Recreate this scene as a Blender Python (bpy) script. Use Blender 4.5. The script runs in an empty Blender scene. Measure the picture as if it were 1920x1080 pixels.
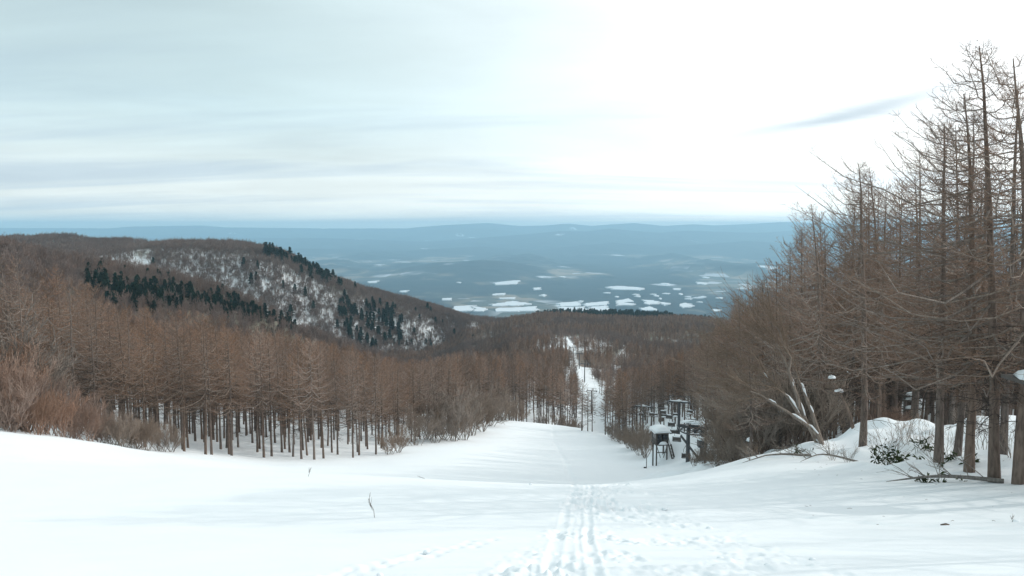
import bpy, math, random
import numpy as np
from mathutils import Vector, Matrix, Euler

C = bpy.context.scene.collection
scn = bpy.context.scene
R = math.radians

# ------------------------------------------------------------------ camera
F = 1423.0                       # focal length in photo pixels (1920 wide)
PITCH = math.atan(115.0 / F)
CP, SP = math.cos(PITCH), math.sin(PITCH)
cam_d = bpy.data.cameras.new('camera')
cam_d.sensor_width = 36.0
cam_d.lens = 36.0 * F / 1920.0
cam_d.clip_start = 0.1
cam_d.clip_end = 150000.0
cam = bpy.data.objects.new('camera', cam_d)
C.objects.link(cam)
cam.location = (0, 0, 0)
cam.rotation_euler = (math.pi / 2 - PITCH, 0, 0)
scn.camera = cam

# ------------------------------------------------------------------ light
SUN_AZ, SUN_EL = R(74), R(25)    # azimuth measured from the view direction towards the right
SUN_DIR = Vector((math.cos(SUN_EL) * math.sin(SUN_AZ), math.cos(SUN_EL) * math.cos(SUN_AZ), math.sin(SUN_EL)))
sun_d = bpy.data.lights.new('sun', 'SUN')
sun_d.energy = 2.0
sun_d.angle = R(0.6)
sun_d.color = (1.0, 0.95, 0.88)
sun = bpy.data.objects.new('sun', sun_d)
C.objects.link(sun)
sun.rotation_euler = SUN_DIR.to_track_quat('Z', 'Y').to_euler()
sun.location = (60, 20, 40)

scn.view_settings.view_transform = 'Standard'
scn.view_settings.look = 'None'
scn.view_settings.exposure = 0.0
scn.view_settings.gamma = 1.0
scn.view_settings.use_curve_mapping = False
scn.cycles.volume_bounces = 2
scn.cycles.max_bounces = 6
scn.cycles.diffuse_bounces = 3


class NT:
    """tiny helper to write node trees"""
    def __init__(self, tree):
        self.t = tree

    def n(self, kind, **kw):
        nd = self.t.nodes.new(kind)
        for k, v in kw.items():
            setattr(nd, k, v)
        return nd

    def link(self, a, b):
        self.t.links.new(a, b)

    def set(self, sock, v):
        if isinstance(v, bpy.types.NodeSocket):
            self.link(v, sock)
        else:
            sock.default_value = v

    def math(self, op, a, b=0.0, c=None, clamp=False):
        nd = self.n('ShaderNodeMath', operation=op, use_clamp=clamp)
        self.set(nd.inputs[0], a)
        self.set(nd.inputs[1], b)
        if c is not None:
            self.set(nd.inputs[2], c)
        return nd.outputs[0]

    def mix(self, f, a, b):
        nd = self.n('ShaderNodeMix', data_type='RGBA')
        self.set(nd.inputs[0], f)
        self.set(nd.inputs[6], a)
        self.set(nd.inputs[7], b)
        return nd.outputs[2]

    def ramp(self, f, lo, hi):
        nd = self.n('ShaderNodeMapRange', interpolation_type='SMOOTHSTEP')
        self.set(nd.inputs[0], f)
        nd.inputs[1].default_value = lo
        nd.inputs[2].default_value = hi
        return nd.outputs[0]

    def noise(self, vec, scale, detail=4.0, rough=0.55, dist=0.0):
        nd = self.n('ShaderNodeTexNoise')
        if vec is not None:
            self.link(vec, nd.inputs['Vector'])
        nd.inputs['Scale'].default_value = scale
        nd.inputs['Detail'].default_value = detail
        nd.inputs['Roughness'].default_value = rough
        nd.inputs['Distortion'].default_value = dist
        return nd.outputs[0]

    def mapping(self, vec, scale=(1, 1, 1), rot=(0, 0, 0), loc=(0, 0, 0)):
        nd = self.n('ShaderNodeMapping')
        self.link(vec, nd.inputs[0])
        nd.inputs['Location'].default_value = loc
        nd.inputs['Rotation'].default_value = rot
        nd.inputs['Scale'].default_value = scale
        return nd.outputs[0]


world = bpy.data.worlds.new('World')
scn.world = world
world.use_nodes = True
w = NT(world.node_tree)
world.node_tree.nodes.clear()
tc = w.n('ShaderNodeTexCoord')
sep = w.n('ShaderNodeSeparateXYZ')
w.link(tc.outputs['Generated'], sep.inputs[0])
zc = w.math('MAXIMUM', sep.outputs[2], 0.004)
comb = w.n('ShaderNodeCombineXYZ')
w.link(sep.outputs[0], comb.inputs[0]); w.link(sep.outputs[1], comb.inputs[1]); w.link(w.math('ADD', zc, 0.14), comb.inputs[2])
sky = w.n('ShaderNodeTexSky', sky_type='NISHITA')
sky.sun_disc = False
sky.sun_elevation = SUN_EL
sky.sun_rotation = SUN_AZ
sky.altitude = 1000.0
sky.air_density = 1.0
sky.dust_density = 1.5
w.link(comb.outputs[0], sky.inputs[0])
# thin high cloud sheet on a plane overhead: streaks shrink towards the horizon
zz = w.math('ADD', zc, 0.10)
pl = w.n('ShaderNodeCombineXYZ')
w.link(w.math('DIVIDE', sep.outputs[0], zz), pl.inputs[0])
w.link(w.math('DIVIDE', sep.outputs[1], zz), pl.inputs[1])
m1 = w.mapping(pl.outputs[0], scale=(0.62, 0.85, 1), rot=(0, 0, R(-14)), loc=(3.1, 1.7, 0))
n1 = w.noise(m1, 0.9, 5, 0.52, 0.4)
m2 = w.mapping(pl.outputs[0], scale=(0.25, 1.3, 1), rot=(0, 0, R(-8)), loc=(0.3, 5.2, 0))
n2 = w.noise(m2, 1.5, 6, 0.55, 0.3)
dot = w.n('ShaderNodeVectorMath', operation='DOT_PRODUCT')
w.link(tc.outputs['Generated'], dot.inputs[0])
dot.inputs[1].default_value = SUN_DIR
sunny = w.ramp(dot.outputs['Value'], -0.05, 0.85)
# cloud brightness: forward scattering towards the sun, mottled by the noise
lowb = w.math('SUBTRACT', 1.0, w.ramp(sep.outputs[2], 0.0, 0.16))
var = w.math('ADD', w.math('ADD', w.math('MULTIPLY', n1, 0.46), w.math('MULTIPLY', n2, 0.06)), w.math('MULTIPLY', lowb, 0.22))
bright = w.math('ADD', w.math('ADD', w.math('MULTIPLY', sunny, 0.55), 0.57), var)
ccol = w.mix(sunny, (0.785, 0.985, 1.03, 1), (0.99, 1.0, 0.995, 1))
ccol = w.mix(w.math('MULTIPLY', lowb, 0.75), ccol, (1.0, 0.975, 0.90, 1))
cl = w.n('ShaderNodeVectorMath', operation='SCALE')
w.link(ccol, cl.inputs[0]); w.link(bright, cl.inputs['Scale'])
skys = w.n('ShaderNodeVectorMath', operation='SCALE')
w.link(sky.outputs[0], skys.inputs[0]); skys.inputs['Scale'].default_value = 0.15
# openings: long thin gaps low down where the blue shows through the veil
m3 = w.mapping(pl.outputs[0], scale=(0.20, 0.75, 1), rot=(0, 0, R(5)), loc=(1.3, 2.2, 0))
n3 = w.noise(m3, 1.3, 5, 0.5, 0.5)
gap = w.ramp(n3, 0.44, 0.68)
low = w.math('SUBTRACT', 1.0, w.ramp(sep.outputs[2], 0.06, 0.22))
gapf = w.math('MULTIPLY', gap, w.math('ADD', w.math('MULTIPLY', low, 0.26), 0.12))
# one long grey-blue rift over the trees
az = w.math('ARCTAN2', sep.outputs[0], sep.outputs[1])
rx = w.math('SUBTRACT', az, R(23.5))
ry = w.math('SUBTRACT', sep.outputs[2], 0.128)
ry = w.math('SUBTRACT', ry, w.math('MULTIPLY', rx, 0.19))
ry = w.math('ADD', ry, w.math('MULTIPLY', w.math('SUBTRACT', n3, 0.5), 0.045))
e = w.math('ADD', w.math('POWER', w.math('DIVIDE', rx, R(6.2)), 2.0), w.math('POWER', w.math('DIVIDE', w.math('ABSOLUTE', ry), 0.0085), 2.0))
rift = w.math('EXPONENT', w.math('MULTIPLY', e, -1.0))
riftc = w.mix(w.math('MULTIPLY', rift, w.math('ADD', w.math('MULTIPLY', n1, 0.9), 0.35)), cl.outputs[0], (0.56, 0.68, 0.77, 1))
skycol = w.mix(gapf, riftc, skys.outputs[0])
bg = w.n('ShaderNodeBackground')
w.link(skycol, bg.inputs[0])
bg.inputs[1].default_value = 1.0       # the sky texture itself is scaled by 0.15 above
outw = w.n('ShaderNodeOutputWorld')
w.link(bg.outputs[0], outw.inputs[0])

# ------------------------------------------------------------------ helpers
rng = np.random.default_rng(7)
random.seed(7)


def px(u, v, D):
    """point at ground distance D (along +Y) that is seen at photo pixel u, v"""
    a, b = (u - 960) / F, (540 - v) / F
    dy, dz = CP + b * SP, -SP + b * CP
    return np.array([a, dy, dz]) * (D / dy)


def u_of(x, y, z):
    return 960 + F * x / (y * CP - z * SP)


def v_of(x, y, z):
    d = y * CP - z * SP
    return 540 - F * (y * SP + z * CP) / d


def x_at(u, D, z):
    return (u - 960) / F * (D * CP - z * SP)


def hash2(ix, iy, seed):
    n = (ix.astype(np.int64) * 374761393 + iy.astype(np.int64) * 668265263 + seed * 982451653) & 0x7fffffff
    n = ((n ^ (n >> 13)) * 1274126177) & 0x7fffffff
    n = (n ^ (n >> 16)) & 0x7fffffff
    return n / float(0x7fffffff)


def vnoise(x, y, seed=0):
    ix, iy = np.floor(x), np.floor(y)
    fx, fy = x - ix, y - iy
    fx = fx * fx * fx * (fx * (fx * 6 - 15) + 10)
    fy = fy * fy * fy * (fy * (fy * 6 - 15) + 10)
    a, b = hash2(ix, iy, seed), hash2(ix + 1, iy, seed)
    c, d = hash2(ix, iy + 1, seed), hash2(ix + 1, iy + 1, seed)
    return (a * (1 - fx) + b * fx) * (1 - fy) + (c * (1 - fx) + d * fx) * fy - 0.5


def fbm(x, y, seed=0, octv=4, gain=0.5):
    s, amp = 0, 1.0
    for k in range(octv):
        s = s + amp * vnoise(x * 2 ** k + 17.3 * k, y * 2 ** k - 9.1 * k, seed + k)
        amp *= gain
    return s


def sstep(x, a, b):
    t = np.clip((x - a) / (b - a), 0, 1)
    return t * t * (3 - 2 * t)


def pchip(xk, yk):
    xk, yk = np.array(xk, float), np.array(yk, float)
    h = np.diff(xk); dl = np.diff(yk) / h
    d = np.zeros(len(xk))
    d[0], d[-1] = dl[0], dl[-1]
    for i in range(1, len(xk) - 1):
        if dl[i - 1] * dl[i] > 0:
            w1, w2 = 2 * h[i] + h[i - 1], h[i] + 2 * h[i - 1]
            d[i] = (w1 + w2) / (w1 / dl[i - 1] + w2 / dl[i])

    def f(x):
        i = np.clip(np.searchsorted(xk, x) - 1, 0, len(xk) - 2)
        t = (x - xk[i]) / h[i]
        t = np.clip(t, 0, 1)
        return ((1 + 2 * t) * (1 - t) ** 2 * yk[i] + t * (1 - t) ** 2 * h[i] * d[i] + t * t * (3 - 2 * t) * yk[i + 1] + t * t * (t - 1) * h[i] * d[i + 1])
    return f


def mesh_np(name, V, faces_list, mats, smooth=True):
    """mesh from vertex array and a list of (face array, material index)"""
    me = bpy.data.meshes.new(name)
    V = np.asarray(V, np.float32)
    me.vertices.add(len(V))
    me.vertices.foreach_set('co', V.ravel())
    nl = sum(f.size for f, _ in faces_list)
    npoly = sum(len(f) for f, _ in faces_list)
    me.loops.add(nl)
    me.polygons.add(npoly)
    me.loops.foreach_set('vertex_index', np.concatenate([f.ravel() for f, _ in faces_list]).astype(np.int32))
    tot = np.concatenate([np.full(len(f), f.shape[1], np.int32) for f, _ in faces_list])
    st = np.concatenate([[0], np.cumsum(tot)[:-1]]).astype(np.int32)
    me.polygons.foreach_set('loop_start', st)
    me.polygons.foreach_set('loop_total', tot)
    me.polygons.foreach_set('material_index', np.concatenate([np.full(len(f), m, np.int32) for f, m in faces_list]))
    me.polygons.foreach_set('use_smooth', np.full(npoly, smooth))
    for m in mats:
        me.materials.append(m)
    me.update(calc_edges=True)
    return me


def link(name, me, parent=None, loc=None):
    o = bpy.data.objects.new(name, me)
    C.objects.link(o)
    if parent is not None:
        o.parent = parent
    if loc is not None:
        o.location = loc
    return o


def tag(o, label=None, cat=None, group=None, kind=None):
    if label: o['label'] = label
    if cat: o['category'] = cat
    if group: o['group'] = group
    if kind: o['kind'] = kind
    return o


def empty(name, loc, rz=0.0):
    o = bpy.data.objects.new(name, None)
    C.objects.link(o)
    o.location = loc
    o.rotation_euler = (0, 0, rz)
    o.empty_display_size = 0.3
    return o


class Geo:
    """collects tubes and boxes into arrays"""
    def __init__(self):
        self.V, self.Q, self.n = [], [], 0

    def add(self, V, Q):
        self.V.append(V); self.Q.append(Q + self.n); self.n += len(V)
        return self

    def tubes(self, P, Rr, sides=3):
        P = np.asarray(P, float)
        N, K, _ = P.shape
        T = np.empty_like(P)
        T[:, 1:-1] = P[:, 2:] - P[:, :-2]
        T[:, 0] = P[:, 1] - P[:, 0]; T[:, -1] = P[:, -1] - P[:, -2]
        T /= np.linalg.norm(T, axis=2, keepdims=True) + 1e-9
        ref = np.zeros((N, 1, 3)); ref[:, 0, 2] = 1
        vert = np.abs(T[:, :1, 2:]) .mean(axis=(1, 2)) > 0.9
        ref[vert, 0] = (1, 0, 0)
        A = np.cross(T, ref); A /= np.linalg.norm(A, axis=2, keepdims=True) + 1e-9
        B = np.cross(T, A)
        ang = np.arange(sides) * 2 * math.pi / sides
        V = P[:, :, None, :] + Rr[:, :, None, None] * (A[:, :, None, :] * np.cos(ang)[None, None, :, None] + B[:, :, None, :] * np.sin(ang)[None, None, :, None])
        idx = np.arange(N * K * sides).reshape(N, K, sides)
        a = idx[:, :-1]; b = idx[:, 1:]
        Q = np.stack([a, np.roll(a, -1, 2), np.roll(b, -1, 2), b], axis=-1).reshape(-1, 4)
        return self.add(V.reshape(-1, 3), Q)

    def tube(self, pts, radii, sides=6):
        r = np.broadcast_to(np.asarray(radii, float), (len(pts),))
        return self.tubes(np.array([pts], float), r[None, :], sides)

    def box(self, c, s, rot=None):
        sx, sy, sz = np.array(s) / 2
        V = np.array([[x, y, z] for z in (-sz, sz) for y in (-sy, sy) for x in (-sx, sx)], float)
        if rot is not None:
            V = V @ np.array(rot.to_3x3()).T
        V = V + np.array(c, float)
        Q = np.array([[0, 2, 3, 1], [4, 5, 7, 6], [0, 1, 5, 4], [2, 6, 7, 3], [0, 4, 6, 2], [1, 3, 7, 5]])
        return self.add(V, Q)

    def bar(self, a, b, wd, ht=None):
        a, b = Vector(a), Vector(b)
        d = b - a
        q = d.to_track_quat('X', 'Z').to_matrix()
        return self.box((a + b) / 2, (d.length, wd, ht or wd), q)

    def blob(self, c, r, seed=0, flat=True):
        """lumpy cushion of snow"""
        nu, nv = 8, 5
        rr = np.random.default_rng(seed)
        th = np.arange(nu) * 2 * math.pi / nu
        V = []
        for j in range(nv):
            ph = (j + 0.15) / (nv - 0.7) * math.pi * (0.5 if flat else 1.0)
            rad = math.sin(ph + (0.0)) if not flat else math.cos(ph * 0.98)
            hz = math.cos(ph) if not flat else math.sin(ph)
            k = rad * (0.88 + 0.24 * rr.random(nu))
            V.append(np.stack([c[0] + r[0] * k * np.cos(th), c[1] + r[1] * k * np.sin(th), np.full(nu, c[2] + r[2] * hz)], 1))
        V = np.concatenate(V)
        idx = np.arange(nu * nv).reshape(nv, nu)
        Q = np.stack([idx[:-1], np.roll(idx[:-1], -1, 1), np.roll(idx[1:], -1, 1), idx[1:]], -1).reshape(-1, 4)
        cap = np.array([[idx[-1, 0], idx[-1, 1], idx[-1, 2], idx[-1, 3]], [idx[-1, 3], idx[-1, 4], idx[-1, 5], idx[-1, 6]], [idx[-1, 6], idx[-1, 7], idx[-1, 0], idx[-1, 3]]])
        base = np.array([[idx[0, 3], idx[0, 2], idx[0, 1], idx[0, 0]], [idx[0, 6], idx[0, 5], idx[0, 4], idx[0, 3]], [idx[0, 3], idx[0, 0], idx[0, 7], idx[0, 6]]])
        return self.add(V, np.concatenate([Q, cap, base]))

    def mesh(self, name, mat, smooth=True):
        return mesh_np(name, np.concatenate(self.V), [(np.concatenate(self.Q), 0)], [mat], smooth)

    def arrays(self):
        return np.concatenate(self.V), np.concatenate(self.Q)


# ------------------------------------------------------------------ materials
def mat(name):
    m = bpy.data.materials.new(name)
    m.use_nodes = True
    t = NT(m.node_tree)
    b = m.node_tree.nodes['Principled BSDF']
    return m, t, b


def snow_material():
    m, t, b = mat('snow')
    tc = t.n('ShaderNodeTexCoord')
    P = tc.outputs['Object']
    n = t.noise(P, 0.35, 3, 0.5)
    col = t.mix(n, (0.775, 0.812, 0.84, 1), (0.815, 0.845, 0.862, 1))
    # brush and dwarf bamboo that stand through the snow on the far slopes
    at = t.n('ShaderNodeAttribute'); at.attribute_name = 'scrub'
    sn = t.noise(P, 0.22, 4, 0.7)
    sc = t.mix(t.ramp(t.noise(P, 0.02, 3, 0.6), 0.4, 0.6), (0.17, 0.13, 0.105, 1), (0.17, 0.165, 0.12, 1))
    cover = t.ramp(t.math('ADD', at.outputs['Fac'], t.math('MULTIPLY', t.math('SUBTRACT', sn, 0.5), 0.9)), 0.25, 0.62)
    col = t.mix(t.math('MULTIPLY', cover, t.ramp(at.outputs['Fac'], 0.0, 0.08)), col, sc)
    t.link(col, b.inputs['Base Color'])
    b.inputs['Roughness'].default_value = 0.75
    b.inputs['Specular IOR Level'].default_value = 0.25
    bump = t.n('ShaderNodeBump'); bump.inputs['Strength'].default_value = 0.35; bump.inputs['Distance'].default_value = 0.03
    fine = t.noise(P, 9.0, 5, 0.6)
    wind = t.noise(t.mapping(P, scale=(0.5, 2.2, 1), rot=(0, 0, R(12))), 1.3, 4, 0.55)
    t.link(t.math('ADD', t.math('MULTIPLY', fine, 0.35), wind), bump.inputs['Height'])
    t.link(bump.outputs[0], b.inputs['Normal'])
    return m


def bark_material(name, c1, c2, rough=0.9, vary=0.35):
    m, t, b = mat(name)
    tc = t.n('ShaderNodeTexCoord')
    oi = t.n('ShaderNodeObjectInfo')
    n = t.noise(t.mapping(tc.outputs['Object'], scale=(9, 9, 1.6)), 1.5, 4, 0.6)
    col = t.mix(t.ramp(n, 0.3, 0.7), c1 + (1,), c2 + (1,))
    hs = t.n('ShaderNodeHueSaturation')
    t.link(col, hs.inputs['Color'])
    t.link(t.math('ADD', t.math('MULTIPLY', oi.outputs['Random'], vary), 1.0 - vary / 2), hs.inputs['Value'])
    r2 = t.math('FRACT', t.math('MULTIPLY', oi.outputs['Random'], 17.31))
    t.link(t.math('ADD', t.math('MULTIPLY', r2, 0.5), 0.72), hs.inputs['Saturation'])
    t.link(hs.outputs[0], b.inputs['Base Color'])
    b.inputs['Roughness'].default_value = rough
    b.inputs['Specular IOR Level'].default_value = 0.2
    return m


def plain_mat(name, c, rough=0.7, metal=0.0, var=0.25, scale=6.0):
    m, t, b = mat(name)
    tc = t.n('ShaderNodeTexCoord')
    n = t.noise(tc.outputs['Object'], scale, 4, 0.6)
    t.link(t.mix(n, tuple(k * (1 - var) for k in c) + (1,), tuple(min(1, k * (1 + var)) for k in c) + (1,)), b.inputs['Base Color'])
    b.inputs['Roughness'].default_value = rough
    b.inputs['Metallic'].default_value = metal
    return m


M_SNOW = snow_material()
M_BARK = bark_material('larch_bark', (0.10, 0.078, 0.066), (0.20, 0.155, 0.13))
M_TWIG = bark_material('larch_twigs', (0.178, 0.110, 0.077), (0.305, 0.192, 0.136), vary=0.95)
M_BOUGH = bark_material('larch_boughs', (0.17, 0.135, 0.11), (0.31, 0.255, 0.215), vary=0.5)
M_PALET = bark_material('pale_twigs', (0.32, 0.27, 0.225), (0.44, 0.385, 0.33), vary=0.1)
M_GREYB = bark_material('grey_bark', (0.15, 0.13, 0.115), (0.30, 0.27, 0.24))
M_GREYT = bark_material('grey_twigs', (0.20, 0.155, 0.125), (0.31, 0.25, 0.205))
M_REDT = bark_material('red_twigs', (0.22, 0.142, 0.108), (0.34, 0.24, 0.188))
M_HILLT = bark_material('hill_twigs', (0.15, 0.11, 0.092), (0.24, 0.18, 0.155))
M_NEEDLE = bark_material('dark_needles', (0.012, 0.026, 0.022), (0.03, 0.055, 0.04))
M_BAMBOO = bark_material('bamboo_leaves', (0.022, 0.034, 0.014), (0.05, 0.065, 0.028))
M_STEEL = plain_mat('painted_steel', (0.06, 0.063, 0.068), 0.5, 0.0, 0.3, 3)
M_WOOD = plain_mat('weathered_wood', (0.085, 0.075, 0.068), 0.85, 0.0, 0.35, 5)
M_DARK = plain_mat('dark_window', (0.012, 0.014, 0.018), 0.25)
M_CABLE = plain_mat('steel_cable', (0.16, 0.16, 0.17), 0.5)

# ------------------------------------------------------------------ terrain height
_bk = [(-300, None, 75.0), (-60, None, 15.0), (0, None, -1.62), (8.5, 1080), (17, 969), (24.5, 911), (32, 924), (42, 921), (62, 905.5), (80, 880), (105, 850), (135, 823), (165, 801), (192, 787.5),
       (215, 792), (250, 770), (330, 722), (400, 702), (520, 672), (650, 655), (820, 632), (1000, 618), (1300, 609), (1600, 601), (1900, 603)]
bx, bz = [], []
for k in _bk:
    bx.append(k[0])
    bz.append(k[2] if k[1] is None else px(1040, k[1], k[0])[2])
bx += [2600, 4000, 6500, 9000]
bz += [-390, -600, -735, -740]
base_prof = pchip(bx, bz)

_cp = [  # u, v, D : ground points read off the photograph
    (-500, 1080, 8.5), (0, 1080, 8.5), (300, 1080, 8.5), (660, 1080, 8.5), (1300, 1080, 8.5), (1600, 1080, 8.5), (1920, 1080, 8.5), (2400, 1080, 8.5),
    (960, 969, 17), (500, 965, 17), (100, 960, 17), (-400, 950, 17), (1400, 968, 17), (1800, 965, 17), (2300, 950, 17),
    (1100, 911, 25), (880, 903, 27), (640, 890, 33), (450, 884, 38), (250, 872, 40), (0, 848, 38), (-300, 810, 38),
    (1290, 905, 26), (1400, 880, 29), (1500, 858, 33), (1540, 850, 35), (1617, 853, 33), (1700, 872, 28), (1760, 876, 25), (1820, 890, 23.5), (1866, 905, 22), (1920, 906, 21.5), (2300, 880, 22),
    (1650, 806, 38), (1720, 800, 38), (1800, 806, 36), (1880, 787, 33), (2100, 780, 32),
    (1330, 893, 45), (1450, 868, 50), (1600, 826, 58), (1750, 822, 58), (1900, 815, 58), (2300, 790, 60),
    (1340, 850, 90), (1500, 830, 95), (1700, 800, 100), (2000, 770, 110), (1500, 775, 160), (1800, 750, 180), (1500, 715, 300),
    (0, 808, 47), (180, 829, 52), (300, 848, 58), (-300, 775, 50),
    (0, 786, 78), (150, 812, 78), (300, 836, 78), (420, 858, 72), (500, 866, 74), (640, 864, 82), (720, 856, 90), (780, 843, 100), (860, 826, 120), (905, 795, 175), (940, 788, 190),
    (-300, 740, 110), (0, 752, 120), (200, 790, 120), (400, 812, 120), (600, 812, 120), (740, 808, 140), (-200, 680, 200), (0, 700, 200), (300, 745, 200), (600, 762, 200), (800, 770, 230),
    (200, 690, 330), (600, 722, 330), (850, 722, 330), (1000, 722, 330), (1090, 722, 330),
    (1130, 815, 160), (1180, 850, 116), (1237, 873, 96), (1290, 868, 88), (1300, 795, 160), (1330, 760, 230), (1205, 826, 168), (1108, 781, 285),
    (700, 745, 420), (600, 735, 480), (760, 738, 520), (760, 718, 650), (700, 722, 620), (620, 735, 600), (760, 690, 800), (840, 706, 620), (880, 682, 720), (820, 680, 860), (880, 655, 900), (940, 690, 520), (1300, 730, 330), (1350, 690, 500), (1300, 640, 800), (1300, 607, 1300), (1500, 640, 800), (960, 658, 650), (1150, 655, 650), (980, 630, 900), (1200, 616, 1000),
]
_pts = np.array([px(*k) for k in _cp])
_anch = [(x, y) for x in (-60, -20, 0, 20, 60) for y in (-50, -12, 0)] + [(x, y) for y in (2600, 5000) for x in (-3000, -1000, 0, 1000, 3000)] + [(s * 900, y) for s in (-1, 1) for y in (900, 1800)]


def warp(x, y):
    return np.stack([np.arcsinh(x / 12.0) * 1.0, np.arcsinh(y / 12.0) * 1.35], -1)


_cx = np.concatenate([_pts[:, 0], [a for a, _ in _anch]]); _cy = np.concatenate([_pts[:, 1], [b for _, b in _anch]])
_res = np.concatenate([_pts[:, 2] - base_prof(_pts[:, 1]), np.zeros(len(_anch))])
_sc = np.sqrt(_cx ** 2 + _cy ** 2) + 12.0          # residuals scale with distance
_W = warp(_cx, _cy)


def _phi(A, B):
    d2 = ((A[:, None, :] - B[None, :, :]) ** 2).sum(-1)
    return np.sqrt(d2 + 0.02)


_coef = np.linalg.solve(_phi(_W, _W) - 0.002 * np.eye(len(_W)), _res / _sc)


def residual(x, y):
    sh = x.shape
    x, y = x.ravel(), y.ravel()
    out = np.empty(len(x))
    for i in range(0, len(x), 20000):
        s = slice(i, i + 20000)
        out[s] = _phi(warp(x[s], y[s]), _W) @ _coef
    return (out * (np.sqrt(x ** 2 + y ** 2) + 12.0)).reshape(sh)


def ridge(cr, far, rnd, shelf, g1, g2):
    """hill crest seen at (u, v) and distance D: falls away beyond the crest, a gentle shelf before it and a steep face below that"""
    cu_ = [k[0] for k in cr]
    cd_ = pchip(cu_, [k[2] for k in cr])
    cz_ = pchip(cu_, [px(*k)[2] for k in cr])

    def f(x, y, parts=False):
        u = np.clip(960 + (F / CP) * x / np.maximum(y, 1.0), cu_[0], cu_[-1])
        u = u + 14 * fbm(x / 90, y / 90, 77, 2)
        u = np.clip(u, cu_[0], cu_[-1])
        dd = y - cd_(u)
        sh = np.interp(u, [k[0] for k in shelf], [k[1] for k in shelf])
        r = np.sqrt(dd ** 2 + rnd ** 2) - rnd
        steep = np.maximum(0, -dd - sh)
        z = cz_(u) - np.where(dd > 0, far * r, g1 * r + g2 * (np.sqrt(steep ** 2 + 900.0) - 30.0))
        return (z, dd, sh) if parts else z
    return f


hill_far = ridge([(-500, 440, 1300), (0, 445, 1300), (200, 449, 1300), (330, 456, 1280), (400, 463, 1250), (500, 472, 1200), (560, 492, 1180), (640, 526, 1150), (750, 566, 1150), (850, 594, 1200), (1000, 611, 1350), (1080, 626, 1450), (1200, 800, 1500), (1400, 1300, 1500)],
                 0.30, 60, [(0, 330), (300, 240), (450, 160), (600, 110), (750, 70), (900, 60)], 0.10, 0.40)
hill_mid = ridge([(-600, 440, 470), (-150, 452, 520), (20, 470, 540), (92, 492, 540), (200, 512, 550), (296, 532, 560), (463, 585, 580), (615, 650, 600), (760, 705, 620), (850, 740, 640), (960, 1000, 660)],
                 0.45, 30, [(0, 100)], 0.17, 0.05)

LIFT = [(1302, 86), (1272, 128), (1205, 172), (1108, 285), (1096, 345), (1086, 410), (1074, 500), (1062, 650)]


def ground_raw(x, y):
    fade = sstep(y, -120, -30) * (1 - sstep(np.abs(x) / np.maximum(y, 60.0), 1.1, 2.2))
    z = base_prof(y) + residual(x, y) * fade
    return z


def smax(a, b, k):
    h = np.clip(0.5 + 0.5 * (a - b) / k, 0, 1)
    return b + (a - b) * h + k * h * (1 - h)


_hut_x = x_at(1262, 99, -30.0)
_bump_z = 3.3


def seg_dist(x, y, pts):
    best = np.full(x.shape, 1e9)
    for a, b in zip(pts[:-1], pts[1:]):
        d = (b[0] - a[0], b[1] - a[1])
        tt = np.clip(((x - a[0]) * d[0] + (y - a[1]) * d[1]) / (d[0] ** 2 + d[1] ** 2), 0, 1)
        best = np.minimum(best, np.hypot(x - a[0] - tt * d[0], y - a[1] - tt * d[1]))
    return best


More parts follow.
